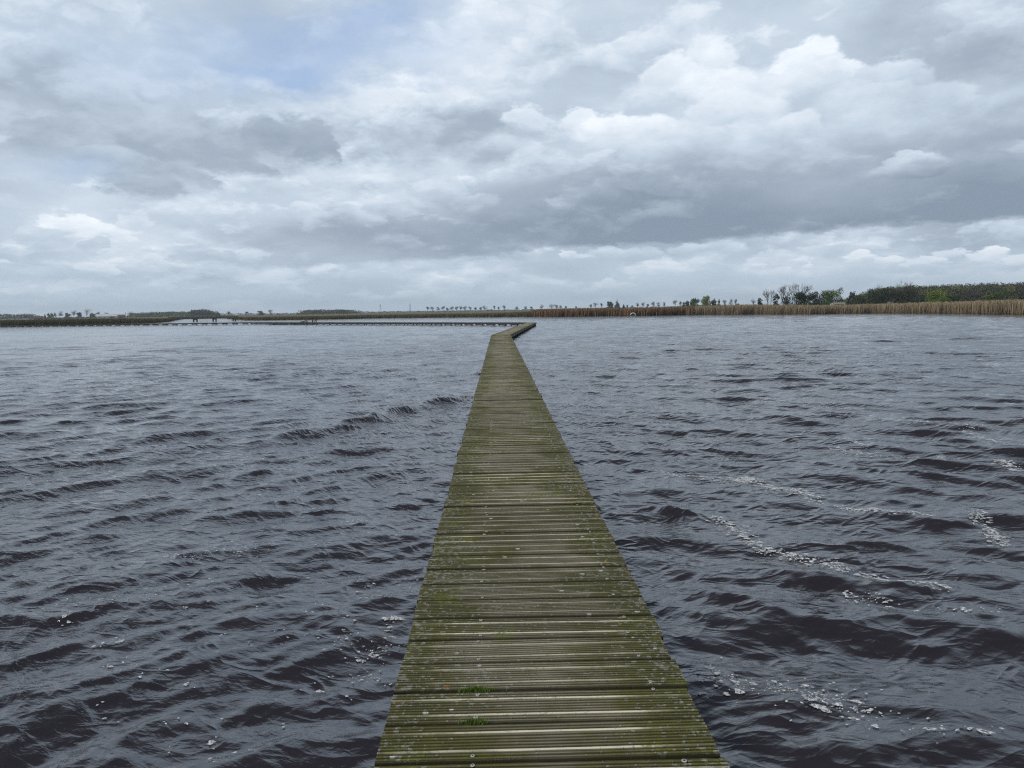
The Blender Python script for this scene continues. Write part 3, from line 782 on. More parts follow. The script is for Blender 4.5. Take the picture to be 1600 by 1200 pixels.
# ------------------------------------------------------------------ reeds and marsh grass (stuff)
def blades(name, px0, px1, depth0, depth1, per_m2, hgt, cols, label, wid=.045, plume=.0, seed=0, colfn=None, hvar=.16):
    r_ = np.random.default_rng(seed)
    a0, a1 = az(px0), az(px1)
    mid = float(np.mean(shore(np.linspace(a0, a1, 20))))
    n_ = int((a1 - a0) * mid * (depth1 - depth0) * per_m2 * (1.6 if 'reed' in name else 1.15))
    a = r_.uniform(a0, a1, n_); off = depth0 + (depth1 - depth0) * r_.random(n_) ** 1.4
    rr = shore(a) + off
    x, y = np.sin(a) * rr, np.cos(a) * rr; z0 = land_z(a, off) - .08
    clump = .5 + .5 * np.sin(a * 240 + np.sin(a * 91) * 2) * np.sin(a * 530 + off * .4)
    H = hgt(a, off) * (1 + r_.normal(0, hvar * .5, n_)) * (.95 + .05 * clump)
    th = r_.uniform(0, math.pi, n_); w_ = wid * r_.uniform(.6, 1.4, n_)
    wx, wy = np.cos(th) * w_, np.sin(th) * w_
    lx = H * r_.normal(.07, .09, n_); ly = H * r_.normal(0, .08, n_)
    pal = np.array(cols); ci = r_.integers(0, len(pal), n_) if colfn is None else colfn(a, off, r_)
    c_ = pal[ci] * r_.uniform(1.0, 1.35, (n_, 1))
    v = np.stack([np.c_[x - wx, y - wy, z0], np.c_[x + wx, y + wy, z0],
                  np.c_[x + lx * .5 + wx * .8, y + ly * .5 + wy * .8, z0 + H * .6], np.c_[x + lx * .5 - wx * .8, y + ly * .5 - wy * .8, z0 + H * .6],
                  np.c_[x + lx + wx * (.3 + plume), y + ly + wy * (.3 + plume), z0 + H], np.c_[x + lx - wx * .3, y + ly - wy * .3, z0 + H]], 1)
    cc = np.stack([c_ * .65, c_ * .65, c_, c_, c_ * 1.12, c_ * 1.12], 1)   # darker towards the foot, paler at the tip
    i6 = np.arange(n_)[:, None] * 6
    Fq = np.concatenate([i6 + np.array([[0, 1, 2, 3]]), i6 + np.array([[3, 2, 4, 5]])])
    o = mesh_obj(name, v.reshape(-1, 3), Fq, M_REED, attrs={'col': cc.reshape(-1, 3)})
    tag(o, label, 'reeds' if 'reed' in name else 'grass', kind='stuff'); return o
def htab(tab):
    A_ = [az(p) for p, _ in tab]; H_ = [h_ for _, h_ in tab]
    return lambda a, off: np.interp(a, A_, H_)
TAN = [(.225, .175, .112), (.195, .155, .098), (.25, .205, .138), (.215, .155, .095), (.175, .15, .09)]
RUST = [(.17, .085, .045), (.14, .075, .04), (.19, .12, .065), (.12, .085, .045)]
OLV = [(.075, .072, .030), (.10, .088, .042), (.055, .060, .022), (.12, .10, .055)]
OLV2 = [(.10, .095, .045), (.075, .078, .030), (.14, .115, .06), (.12, .08, .045)]
blades('reed_bed', 1085, 1760, 0, 17, 13, htab([(1085, 1.75), (1150, 1.9), (1300, 1.45), (1400, 1.6), (1500, 1.72), (1600, 1.8)]), TAN,
       'tall tan reed belt along the right-hand shore under the wood', wid=.034, plume=.6, seed=11)
blades('reed_bed', 830, 1085, 0, 16, 13, htab([(830, 1.45), (860, 1.7), (950, 1.65), (1000, 1.55), (1085, 1.8)]), RUST + TAN[:1],
       'rust-brown reed belt on the far shore behind the end of the boardwalk', plume=.6, seed=12)
blades('marsh_grass', 366, 840, 0, 22, 10, htab([(366, .8), (520, .8), (600, .85), (740, .8), (800, .95), (840, 1.3)]), OLV2,
       'low olive marsh grass on the far shore behind the boardwalk', seed=13)
blades('marsh_grass', -160, 268, 0, 24, 10, htab([(-160, 1.4), (0, 1.3), (180, 1.2), (268, .9)]), OLV,
       'dark olive marsh grass on the far left shore', seed=14)
blades('marsh_grass', 262, 372, 0, 30, 7, htab([(262, 1.1), (372, 1.1)]), OLV2 + OLV, 'dull brown grass on the bank across the channel behind the footbridge', wid=.08, seed=15)

# ------------------------------------------------------------------ trees
def leaf_cloud(clumps, n_, size, cols, r_, flat=1.0, shell=.55):
    """many small leaf faces spread through a set of clumps (cx,cy,cz,rx,rz)"""
    C_ = np.array(clumps, float); wts = C_[:, 3] ** 2 * C_[:, 4]; wts /= wts.sum()
    k_ = r_.choice(len(C_), n_, p=wts)
    d = r_.normal(0, 1, (n_, 3)); d /= np.linalg.norm(d, axis=1)[:, None]
    rad_ = (shell + (1 - shell) * r_.random(n_)) * (1 + r_.normal(0, .10, n_))
    P_ = C_[k_, :3] + d * rad_[:, None] * np.c_[C_[k_, 3], C_[k_, 3], C_[k_, 4]]
    t1 = r_.normal(0, 1, (n_, 3)); t1 /= np.linalg.norm(t1, axis=1)[:, None]
    t2 = r_.normal(0, 1, (n_, 3)); t2 -= t1 * (t1 * t2).sum(1)[:, None]; t2 /= np.linalg.norm(t2, axis=1)[:, None]
    s_ = size * r_.uniform(.5, 1.4, (n_, 1))
    v = np.stack([P_ + t1 * s_, P_ - t1 * s_ * .6 + t2 * s_ * .7, P_ - t1 * s_ * .6 - t2 * s_ * .7], 1).reshape(-1, 3)
    pal = np.array(cols, float); cc = pal[r_.integers(0, len(pal), len(C_))][k_] * r_.uniform(.7, 1.3, (n_, 1))
    return v, np.repeat(cc, 3, axis=0)
def tri_obj(name, v, cc, parent=None, material=None):
    return mesh_obj(name, v, np.arange(len(v)).reshape(-1, 3), material or M_LEAF, parent, attrs={'col': cc})
C_BARE = [(.075, .072, .060), (.09, .085, .068), (.06, .06, .05)]
C_OLV = [(.075, .095, .030), (.10, .12, .040), (.055, .07, .026)]
C_DKG = [(.020, .036, .012), (.030, .045, .014), (.014, .026, .010)]
C_YG = [(.17, .21, .05), (.21, .25, .07), (.13, .17, .04)]
C_BRG = [(.16, .24, .03), (.20, .28, .04), (.12, .18, .025)]
C_CON = [(.018, .03, .02), (.025, .038, .024)]
def tree(name, px, top, wpx, D, kind, label, cat, group=None, cols=None, base=None, nleaf=None):
    r_ = np.random.default_rng(int(px * 7 + top * 3))
    a = az(px); off = D - float(shore(a)); z0 = float(land_z(a, off)) - .1
    p = far(px, D, z0); H = ztop(px, top, D) - z0; W = wpx / 1190 * D
    if kind == 'round': H *= r_.uniform(.93, 1.06); W *= r_.uniform(.85, 1.3)
    root = empty(name, p, r_.uniform(0, 6.28)); tag(root, label, cat, group)
    px_m = D / 760.0                     # one picture pixel in metres
    mb = MB()
    if kind == 'round':                  # clean trunk, rounded twiggy crown
        th = H * .34; tr = max(.16, H * .022)
        mb.tube((0, 0, 0), (0, 0, th), tr * 1.2, tr * .8, 6); mb.tube((0, 0, th), (r_.normal(0, .1), r_.normal(0, .1), H * .85), tr * .8, tr * .3, 5)
        cl = []
        for i in range(9):
            t_ = r_.uniform(0, 6.28); q = r_.uniform(.1, .62) * W / 2; z = H * r_.uniform(.42, .84)
            cl.append((math.cos(t_) * q, math.sin(t_) * q, z, W * r_.uniform(.18, .27), H * r_.uniform(.14, .20)))
            mb.tube((0, 0, th * r_.uniform(.85, 1.05)), (cl[-1][0] * .8, cl[-1][1] * .8, z), tr * .5, tr * .2, 4)
        v, cc = leaf_cloud(cl, nleaf or 520, max(.12, px_m * .17), cols or C_BARE, r_, shell=.25)
    elif kind == 'conifer':
        mb.tube((0, 0, 0), (0, 0, H * .95), H * .025, .04, 6)
        cl = [(r_.normal(0, W * .03), r_.normal(0, W * .03), H * (.14 + .8 * i / 9), W / 2 * (1.02 - .92 * i / 9), H * .075) for i in range(10)]
        v, cc = leaf_cloud(cl, nleaf or 700, px_m * .34, cols or C_CON, r_, shell=.35)
    elif kind == 'bush':
        mb.tube((0, 0, 0), (0, 0, H * .5), max(.07, H * .03), H * .015, 5)
        cl = []
        for i in range(16):
            t_ = r_.uniform(0, 6.28); q = math.sqrt(r_.random()) * .34 * W; z = H * r_.uniform(.28, .80) * (1 - .32 * (q / (.5 * W)) ** 2)
            rr_ = W * r_.uniform(.12, .21); cl.append((math.cos(t_) * q, math.sin(t_) * q, z, rr_, min(rr_, H * .19)))
            mb.tube((0, 0, H * .1), (cl[-1][0] * .8, cl[-1][1] * .8, z), H * .015, H * .006, 4)
        for i in range(7):
            t_ = i * .9; cl.append((math.cos(t_) * W * .3, math.sin(t_) * W * .3, H * .16, W * .18, H * .15))
        v, cc = leaf_cloud(cl, nleaf or 2600, max(px_m * .44, .12), cols or C_OLV, r_, shell=.45)
    else:                                # bare: many rising limbs and fine twigs
        tw = []
        def grow(p_, d_, l_, r_1, lev):
            n_s = 2; q = np.array(p_)
            for s_ in range(n_s):
                d_ = d_ + r_.normal(0, .10, 3); d_ /= np.linalg.norm(d_); q2 = q + d_ * l_ / n_s
                mb.tube(q, q2, r_1 * (1 - .25 * s_), r_1 * (.75 - .25 * s_ + .1), 4 if lev > 1 else 5); q = q2
            if lev == 4: 
                return
            for i in range(3 if lev < 3 else 4):
                nd = d_ + r_.normal(0, .42 if lev else .3, 3) * np.array([1, 1, .7]) + np.array([0, 0, .10]); nd /= np.linalg.norm(nd)
                grow(q, nd, l_ * r_.uniform(.62, .85), r_1 * .55, lev + 1)
            if lev: 
                st_ = np.array(p_) + (q - np.array(p_)) * .5; nd = d_ + r_.normal(0, .6, 3); nd /= np.linalg.norm(nd); grow(st_, nd, l_ * .6, r_1 * .4, min(4, lev + 2))
        ns_ = 4 if W > H * .8 else 3
        for i in range(ns_):
            t_ = 2 * math.pi * i / ns_ + r_.uniform(0, 1); sp_ = W / H * .55
            d_ = np.array([math.cos(t_) * sp_, math.sin(t_) * sp_, 1.0]); d_ /= np.linalg.norm(d_)
            grow((math.cos(t_) * .15, math.sin(t_) * .15, 0), d_, H * .30, H * .022, 0)
        vz = np.array(mb.v); f_ = H / vz[:, 2].max(); fx = (W / 2) / np.percentile(np.hypot(vz[:, 0], vz[:, 1]), 97)
        mb.v = [(q[0] * fx, q[1] * fx, q[2] * f_) for q in mb.v]
        tips = np.array(mb.v[::9]); tips = tips[tips[:, 2] > H * .25]
        cl = [(q[0], q[1], q[2], .35, .35) for q in tips[r_.integers(0, len(tips), 60)]]
        v, cc = leaf_cloud(cl, nleaf or 500, .07, cols or [(.10, .11, .055), (.12, .12, .075)], r_, shell=.1)
    if kind != 'bare':
        k1 = H / np.percentile(v[:, 2], 99.3); v = v * np.array([1, 1, k1]); k2 = (W / 2) / np.percentile(np.hypot(v[:, 0], v[:, 1]), 96); v = v * np.array([k2, k2, 1])
    mb.build('trunk' if kind != 'bare' else 'branches', M_BARK, root)
    tri_obj('crown', v, cc, root)
    return root
ORD = ['first', 'second', 'third', 'fourth', 'fifth', 'sixth', 'seventh', 'eighth', 'ninth', 'tenth', 'eleventh', 'twelfth', 'thirteenth', 'fourteenth', 'fifteenth', 'sixteenth', 'seventeenth', 'eighteenth']
row1 = [(668.4,478.7,6),(675.8,479.2,6.5),(684.5,479.6,5),(692,478.7,6),(698.5,480.6,6),(706,478,6),(713.7,478.6,6.5),(719.5,478.2,6),(726.5,477.8,7.5),(735,478.7,5),
        (742.6,479.9,5.5),(750.7,479.6,4.5),(757,477,6.5),(772,477.8,5.5),(779.5,478.4,4.5),(787.8,477,5)]
for i, (px, tp, w_) in enumerate(row1):
    tree('roadside_tree', px, tp, w_, 1000, 'round', 'small round-crowned tree, %s from the left in the far row left of the boardwalk bend' % ORD[i], 'tree', 'roadside trees in the far rows')
row2 = [(806.9,478.2,5),(821.7,478,5.5),(830,479,4.5),(845.9,476.4,6),(862,474.6,9),(869,476,7),(876,476.8,5),(884.4,478,5),(900,478.6,3.5),(923,474.9,5)]
for i, (px, tp, w_) in enumerate(row2):
    tree('roadside_tree', px, tp, w_, 1000, 'round', 'small round-crowned tree, %s in the sparse far row right of the boardwalk bend' % ORD[i], 'tree', 'roadside trees in the far rows')
tree('roadside_tree', 930.5, 473, 7, 900, 'round', 'dense dark round tree, left of the two touching ones before the twin evergreens', 'tree', cols=C_OLV)
tree('roadside_tree', 939.8, 473.3, 6, 900, 'round', 'narrow round tree just left of the broad evergreen on the far bank', 'tree', cols=C_OLV)
tree('evergreen_tree', 952.6, 471.4, 11, 800, 'bush', 'broad rounded dark green tree beside the pointed evergreen', 'tree', cols=C_DKG + C_OLV[:1], nleaf=1200)
tree('evergreen_tree', 964.5, 469.6, 10, 800, 'conifer', 'pointed dark green evergreen above the rust-brown reeds', 'tree', cols=C_DKG + C_OLV[:1], nleaf=1100)
tree('conifer', 974.5, 476.2, 6, 420, 'conifer', 'small almost black conifer at the top edge of the reeds', 'tree')
tree('roadside_tree', 980.5, 476, 4, 800, 'round', 'thin small tree just right of the black conifer', 'tree')
row3 = [(987.6,477,4),(996,473,4.5),(1004.6,473,5.5),(1012,475.2,5),(1021,471.4,6),(1029.5,471.8,6.5),(1038.2,471,5.5),(1055,468.8,7.5),(1063.6,470.6,4.5)]
for i, (px, tp, w_) in enumerate(row3):
    tree('roadside_tree', px, tp, w_, 850, 'round', 'small round-crowned tree, %s from the left in the far row behind the white culvert' % ORD[i], 'tree', 'roadside trees in the far rows')
tree('bush', 1072, 470.8, 12, 520, 'bush', 'low grey-green bush at the left foot of the green tree clump', 'bush', cols=C_BARE + C_OLV, nleaf=1200)
tree('green_tree', 1086, 467, 17, 480, 'bush', 'broad olive green tree left of the yellow-green willow', 'tree', cols=[(.08, .12, .035), (.10, .14, .04)])
tree('willow', 1103.5, 463.2, 16, 480, 'bush', 'yellow-green budding willow, tallest of the small clump', 'tree', cols=C_YG)
tree('green_tree', 1115.4, 467.8, 9, 490, 'bush', 'dark green rounded tree just right of the yellow-green willow', 'tree', cols=C_OLV, nleaf=1200)
tree('green_tree', 1123, 468.6, 5, 500, 'bush', 'slim olive tree at the right end of the green clump', 'tree', cols=C_OLV, nleaf=700)
for i, (px, tp, w_) in enumerate([(1132.4,468,5.5),(1142,467,6),(1150,467.6,5)]):
    tree('roadside_tree', px, tp, w_, 700, 'round', 'small round-crowned tree, %s of the three spaced ones right of the green clump' % ORD[i], 'tree', 'roadside trees in the far rows')
tree('bush', 1152.3, 474.4, 7, 450, 'bush', 'low dark green bush under the third spaced tree', 'bush', cols=C_DKG, nleaf=700)
tree('bush', 1131, 476.0, 7, 450, 'bush', 'very low green bush under the first spaced tree', 'bush', cols=C_OLV, nleaf=500)
tree('roadside_tree', 1177, 465.8, 6, 700, 'round', 'lone small grey tree left of the tall bare trees', 'tree')
tree('bush', 1187, 466, 10, 300, 'bush', 'low grey-green thicket bush at the left foot of the bare trees', 'bush', cols=[(.05, .062, .035), (.065, .07, .045)], nleaf=1300)
tree('bare_tree', 1201, 448.8, 24, 270, 'bare', 'leafless spreading tree, leftmost of the tall bare three', 'tree')
tree('bush', 1213, 459.8, 10, 300, 'bush', 'dark grey bush between the first and second bare trees', 'bush', cols=[(.035, .04, .03), (.05, .052, .04)], nleaf=1300)
tree('bare_tree', 1226, 444, 20, 270, 'bare', 'narrow leafless tree, middle of the tall bare three', 'tree')
tree('bush', 1229, 463, 18, 290, 'bush', 'dark low bush behind the middle bare tree', 'bush', cols=[(.035, .04, .03), (.045, .05, .035)], nleaf=1500)
tree('bare_tree', 1248.5, 440.4, 36, 265, 'bare', 'broad leafless tree, tallest of the three, above the dark bush', 'tree')
tree('bush', 1257, 457, 36, 255, 'bush', 'large dark green bush under the tallest bare tree', 'bush', cols=C_DKG, nleaf=5200)
tree('green_tree', 1303, 451.6, 32, 300, 'bush', 'rounded fresh green tree behind the white camper', 'tree', cols=[(.08, .125, .025), (.10, .15, .03), (.055, .09, .02)], nleaf=4200)
tree('green_tree', 1281, 455.5, 26, 340, 'bush', 'dark brown-green tree left of the fresh green tree', 'tree', cols=[(.028, .03, .022), (.035, .035, .028), (.03, .04, .02)], nleaf=3000)
tree('bush', 1332, 456.5, 14, 330, 'bush', 'dark purplish leafless bush right of the fresh green tree', 'bush', cols=[(.035, .033, .032), (.045, .04, .038)], nleaf=1800)
tree('bush', 1349, 461.5, 28, 290, 'bush', 'olive green bush at the left end of the wood', 'bush', cols=[(.05, .065, .024), (.06, .075, .03)], nleaf=3000)
tree('bare_tree', 1373, 442.4, 16, 330, 'bare', 'thin leafless treetop above the left part of the wood', 'tree')
tree('bare_tree', 1414, 436.2, 36, 320, 'bare', 'wide leafless tree standing out above the wood', 'tree')
tree('bush', 1373, 451, 34, 300, 'bush', 'dark green thicket in front of the wood left of the parked car', 'bush', cols=C_DKG + [(.035, .045, .015)], nleaf=4200)
tree('bush', 1412, 450, 40, 300, 'bush', 'dark brown-green thicket right behind the parked car', 'bush', cols=[(.028, .034, .014), (.035, .04, .018), (.022, .028, .012)], nleaf=5000)
tree('green_bush', 1463, 454.6, 31, 270, 'bush', 'bright green rounded bush in front of the dark wood', 'bush', cols=C_BRG, nleaf=5200)
tree('green_bush', 1489, 460.8, 16, 275, 'bush', 'small dull green bush right of the bright green one', 'bush', cols=[(.045, .065, .016), (.055, .075, .022)], nleaf=2000)
tree('green_bush', 1557, 455, 32, 300, 'bush', 'mid green bush before the right part of the wood', 'bush', cols=[(.06, .09, .02), (.075, .105, .025)], nleaf=4200)
# left background
for px, tp, w_, kd, lb, cs in [
    (70.5, 491, 3.5, 'conifer', 'narrow dark evergreen beside the low houses at far left', C_CON), (79, 489, 9, 'bush', 'rounded bush just right of the narrow dark evergreen', C_OLV),
    (86.8, 488.6, 4.5, 'round', 'slim tree left of the pair with rounded bare crowns', C_BARE), (93.6, 486, 8, 'round', 'round bare-crowned tree left of the taller bare trees', C_BARE),
    (106, 489, 9, 'bush', 'grey thicket between the round bare trees', C_BARE), (115.5, 484.8, 8, 'round', 'taller round bare tree, middle of the left group', C_BARE),
    (124, 488, 8, 'bush', 'low grey bush left of the tallest bare tree', C_BARE), (135.8, 482.6, 13, 'round', 'tallest bare tree of the left group', C_BARE),
    (145, 489.4, 8, 'bush', 'low bush right of the tallest bare tree at left', C_OLV), (152.5, 487.8, 6, 'round', 'small bare tree at the left gable of the long barn', C_BARE),
    (166.3, 487.6, 8, 'round', 'bare tree in front of the long barn roof', C_BARE), (196, 488.8, 6, 'conifer', 'small pointed evergreen right of the long barn', C_CON),
    (205.8, 486.6, 11, 'round', 'dense rounded tree right of the long barn', C_OLV), (357, 486, 5, 'round', 'thin tree right of the conifer wood behind the footbridge', C_BARE),
    (386, 486.2, 6, 'round', 'small tree above the channel bank, right of the footbridge', C_BARE), (407, 485.6, 9, 'bush', 'dark dome-shaped tree on the far left-centre horizon', C_OLV),
    (422.8, 483.8, 7, 'round', 'tall round bare tree right of the dome-shaped tree', C_BARE), (340, 486.6, 9, 'conifer', 'low dark evergreen just right of the conifer wood', C_CON)]:
    tree('conifer' if kd == 'conifer' else 'bush' if kd == 'bush' else 'bare_round_tree', px, tp, w_, 950, kd, lb, 'bush' if kd == 'bush' else 'tree', cols=cs, nleaf=450)

def wood(name, tab, D, depth, ncr, cr_w, cols, label, nper, size, seed, low=.1):
    """a far wood that reads as one mass: tab = (px, top row) along it"""
    r_ = np.random.default_rng(seed); vs, cs, mb = [], [], MB()
    P_ = np.array(tab, float)
    for i in range(ncr):
        px = P_[0, 0] + (P_[-1, 0] - P_[0, 0]) * ((i + r_.random()) / ncr); dd = r_.random() ** 1.5
        Dd = D + depth * dd
        H0 = ztop(px, float(np.interp(px, P_[:, 0], P_[:, 1])), D)
        z0 = float(land_z(az(px), Dd - float(shore(az(px))))) - .1
        p = far(px, Dd, z0); H = 1.13 * (EYE + (H0 - EYE) * Dd / D - z0) * (r_.uniform(.90, 1.02) if dd > .25 else r_.uniform(.55, 1.0))
        c_ = [cols[r_.integers(0, len(cols))]]; W = cr_w * r_.uniform(.7, 1.3)
        cl = [(p[0] + r_.normal(0, W * .22), p[1] + r_.normal(0, W * .22), z0 + H * r_.uniform(.2, .82), W * r_.uniform(.22, .38), H * r_.uniform(.12, .18)) for _ in range(9)]
        v, cc = leaf_cloud(cl, nper, size, c_, r_, shell=.4); vs.append(v); cs.append(cc * r_.uniform(1.0, 1.9))
    o = tri_obj(name, np.concatenate(vs), np.concatenate(cs)); tag(o, label, 'wood', kind='stuff'); return o
wood('wood', [(1318, 470), (1330, 466), (1348, 459), (1368, 452), (1400, 447.5), (1450, 444.8), (1520, 443.6), (1600, 442.4), (1700, 440)], 380, 60, 300, 9,
     [(.035, .038, .022), (.045, .042, .032), (.038, .036, .034), (.075, .088, .028), (.10, .112, .036), (.055, .07, .025), (.055, .048, .046), (.065, .055, .045)],
     'long dark mixed wood on the right horizon behind the reeds', 460, .30, 21)
wood('wood', [(470, 486.5), (482, 484.2), (500, 484), (530, 483.4), (545, 484), (556, 486.4)], 900, 60, 60, 14, C_CON + C_OLV + C_BARE, 'dark low wood on the horizon left of centre', 200, .55, 22)
wood('wood', [(208, 489), (230, 488), (260, 487), (300, 486), (335, 485.5)], 1000, 60, 90, 14, C_OLV + C_BARE + [(.07, .055, .05)], 'dull brown-green wood behind the footbridge on the left horizon', 170, .55, 23)
wood('wood', [(296, 486), (304, 484), (312, 483.4), (318, 482.4), (328, 484.6), (334, 486)], 960, 30, 40, 8, C_CON + C_OLV, 'spiky conifer plantation on the left horizon', 200, .5, 24)
wood('wood', [(-160, 492), (0, 490.2), (20, 491), (35, 490), (52, 491.5)], 900, 60, 60, 12, C_BARE + C_OLV, 'grey-green copse at the far left edge', 170, .55, 25)
wood('hedgerow', [(52, 496), (150, 494.6), (195, 493.6), (205, 491.5), (300, 490)], 880, 40, 90, 8, C_BARE + C_OLV, 'low bushes round the distant barn at left', 70, .45, 26)
wood('hedgerow', [(340, 489.3), (470, 488.5), (556, 486), (600, 486), (670, 485.4), (800, 483.4), (950, 480.4), (1070, 477.5), (1200, 474.4)], 1150, 60, 300, 10, C_BARE + C_OLV,
     'thin hazy hedgerow along the middle of the horizon', 60, .5, 27)

# ------------------------------------------------------------------ buildings, masts
def place(name, px, D, rz, label, cat, z=None, group=None):
    a = az(px); zz0 = float(land_z(a, D - float(shore(a)))) if z is None else z
    o = empty(name, far(px, D, zz0), rz - a); tag(o, label, cat, group); return o
def house(px, wpx, D, htop, label, wall_m, roof_m, name='farmhouse', cat='house', gable=False):
    W = wpx / 1190 * D; o = place(name, px, D, 0, label, cat)
    zt = ztop(px, htop, D) - o.location.z; e = zt * .5; dp = W * (.35 if not gable else 1.0)
    wl = MB().box(-W/2, W/2, -dp/2, dp/2, -.2, e)
    for s_ in (-1, 1): wl.prism([(-dp/2 * 0 + s_ * W/2 - .02, e), (s_ * W/2 + .02, e), (s_ * W/2, e + .02)], -.1, .1)
    wall = wl.build('wall', wall_m, o)
    v = [(-W/2-.4, -dp/2-.4, e-.15), (W/2+.4, -dp/2-.4, e-.15), (W/2+.4, dp/2+.4, e-.15), (-W/2-.4, dp/2+.4, e-.15), (-W/2-.4, 0, zt), (W/2+.4, 0, zt)]
    roof = mesh_obj('roof', v, [(0,1,5,4), (2,3,4,5), (1,2,5), (3,0,4), (0,3,2,1)], roof_m, o)
    nw = max(2, int(W / 4))
    for i in range(nw):
        x_ = -W/2 + W * (i + .5) / nw
        MB().box(x_-.6, x_+.6, -dp/2-.03, -dp/2+.05, e*.35, e*.75).build('window', M_GLASS, o)
    return o, W, zt, e, dp
o, W, zt, e, dp = house(175, 36, 820, 490.4, 'long low barn with a pale sheet roof on the far left bank', M_PLASTER, M_ROOF, 'barn', 'barn')
MB().box(-1.6, 1.6, -dp/2-.06, -dp/2-.01, 0, e*.9).build('barn_door', M_TILE, o)
o, W, zt, e, dp = house(190, 9, 800, 491.8, 'small dark gabled shed at the right end of the long barn', M_BRICK, M_TILE, 'shed', 'shed')
house(60, 11, 820, 493.8, 'low red-brick house among the bushes at far left', M_BRICK, M_TILE)
house(49, 7, 840, 494, 'small pale cottage left of the red-brick house', M_PLASTER, M_TILE, 'cottage')
o, W, zt, e, dp = house(765, 9, 980, 483.6, 'pale farmhouse glimpsed between the roadside trees near the bend', M_PLASTER, M_TILE)
MB().box(W*.25, W*.25+.8, -.4, .4, zt-.6, zt+.9).build('chimney', M_BRICK, o)
def pylon(px, top, D, label):
    o = place('pylon', px, D, .3, label, 'pylon', group=None); H = ztop(px, top, D) - o.location.z
    mb = MB(); bw = H * .09
    def q(z): return bw * (1 - z / H) + .25
    lv = [H * t_ for t_ in (0, .2, .38, .54, .68, .8, .9, 1)]
    for sx in (-1, 1):
        for sy in (-1, 1):
            for a_, b_ in zip(lv[:-1], lv[1:]):
                mb.tube((sx*q(a_), sy*q(a_), a_), (sx*q(b_), sy*q(b_), b_), .16, .14, 4)
                mb.tube((sx*q(a_), sy*q(a_), a_), (-sx*q(b_), sy*q(b_), b_), .07, .07, 3)
    mb.build('lattice_mast', M_STEEL, o)
    for zf in (.70, .82, .94):
        MB().tube((-H*.13, 0, H*zf), (H*.13, 0, H*zf), .14, .14, 4).tube((-H*.13, 0, H*zf), (0, 0, H*(zf+.04)), .07, .07, 3).tube((H*.13, 0, H*zf), (0, 0, H*(zf+.04)), .07, .07, 3).build('crossarm', M_STEEL, o)
pylon(594.5, 475.5, 2100, 'faint lattice pylon, left of the two on the horizon')
pylon(641, 474.5, 2000, 'faint lattice pylon just left of the tree row')

# ------------------------------------------------------------------ footbridge across the channel
a_, b_ = far(276, 252, 0), far(378, 250, 0)
d = (b_ - a_)[:2]; Lb = np.hypot(*d); rz = math.atan2(d[1], d[0])
br = empty('footbridge', a_, rz); tag(br, 'dark timber footbridge on trestles crossing the channel at left', 'bridge')
MB().box(0, Lb, -.6, .6, .80, .93).build('bridge_deck', M_DARKWOOD, br)
for pxp, wd_ in ((304.5, 1.25), (335, 1.15), (366, 1.0)):
    c_ = far(pxp, 251, 0); u = float((c_ - a_)[:2] @ (d / Lb)); tr = MB()
    tr.box(u - wd_/2, u + wd_/2, -.7, .7, .50, .797)
    for sx in (-1, 1):
        for sy in (-.55, .55): tr.tube((u + sx*(wd_/2-.15), sy, -1.1), (u + sx*(wd_/2-.15), sy, .50), .15, .14, 8)
    tr.build('trestle', M_DARKWOOD, br)

# ------------------------------------------------------------------ driftwood by the far boardwalk
r_ = np.random.default_rng(5)
p = at(468, 506.6); dw = empty('driftwood_heap', (p[0], p[1], 0), -az(468)); tag(dw, 'dark heap of dead branches and roots beside the far boardwalk', 'driftwood')
s = 134 / 1190
mb = MB()
for i in range(90):
    u = r_.uniform(-1.2, 2.9) ; y_ = r_.uniform(-.5, .6); z_ = .02 + .50 * math.exp(-((u - .6) / .9) ** 2) * r_.random()
    t_ = r_.uniform(-.9, .9); l_ = r_.uniform(.3, 1.0)
    mb.tube((u - l_/2, y_, z_ - .05), (u + l_/2, y_ + t_ * .4, z_ + r_.normal(.05, .10)), r_.uniform(.03, .09), .02, 5)
mb.build('branch_tangle', M_DARKWOOD, dw)
for u, h_, ln in ((1.5, 1.15, .15), (2.25, 1.35, .35), (2.1, .8, .5), (2.5, .9, .6), (1.3, .75, -.3), (2.9, .6, .7)):
    m2 = MB(); q = np.array([u, 0, 0.0]); d_ = np.array([ln * .4, 0, 1.0])
    for k_ in range(4):
        d_ = d_ + r_.normal(0, .22, 3); d_ /= np.linalg.norm(d_); q2 = q + d_ * h_ / 4; m2.tube(q, q2, .11 - .02 * k_, .09 - .02 * k_, 6); q = q2
        if k_ > 1: e_ = d_ + r_.normal(0, .8, 3); m2.tube(q, q + e_ * .22, .04, .015, 4)
    m2.build('snag', M_DARKWOOD, dw)
mb = MB(); p = at(440, 507.2); fl = empty('floating_debris', (p[0], p[1], 0), -az(440)); tag(fl, 'flat raft of dark reed litter left of the driftwood heap', 'debris')
for i in range(150):
    u = r_.uniform(-2.0, 3.6); y_ = r_.normal(0, .4); l_ = r_.uniform(.2, .8); t_ = r_.uniform(-.5, .5)
    mb.tube((u - l_/2, y_, .03 + r_.uniform(0, .14)), (u + l_/2, y_ + t_, .05 + r_.uniform(0, .16)), .035, .02, 4)
mb.build('litter', M_DARKWOOD, fl)

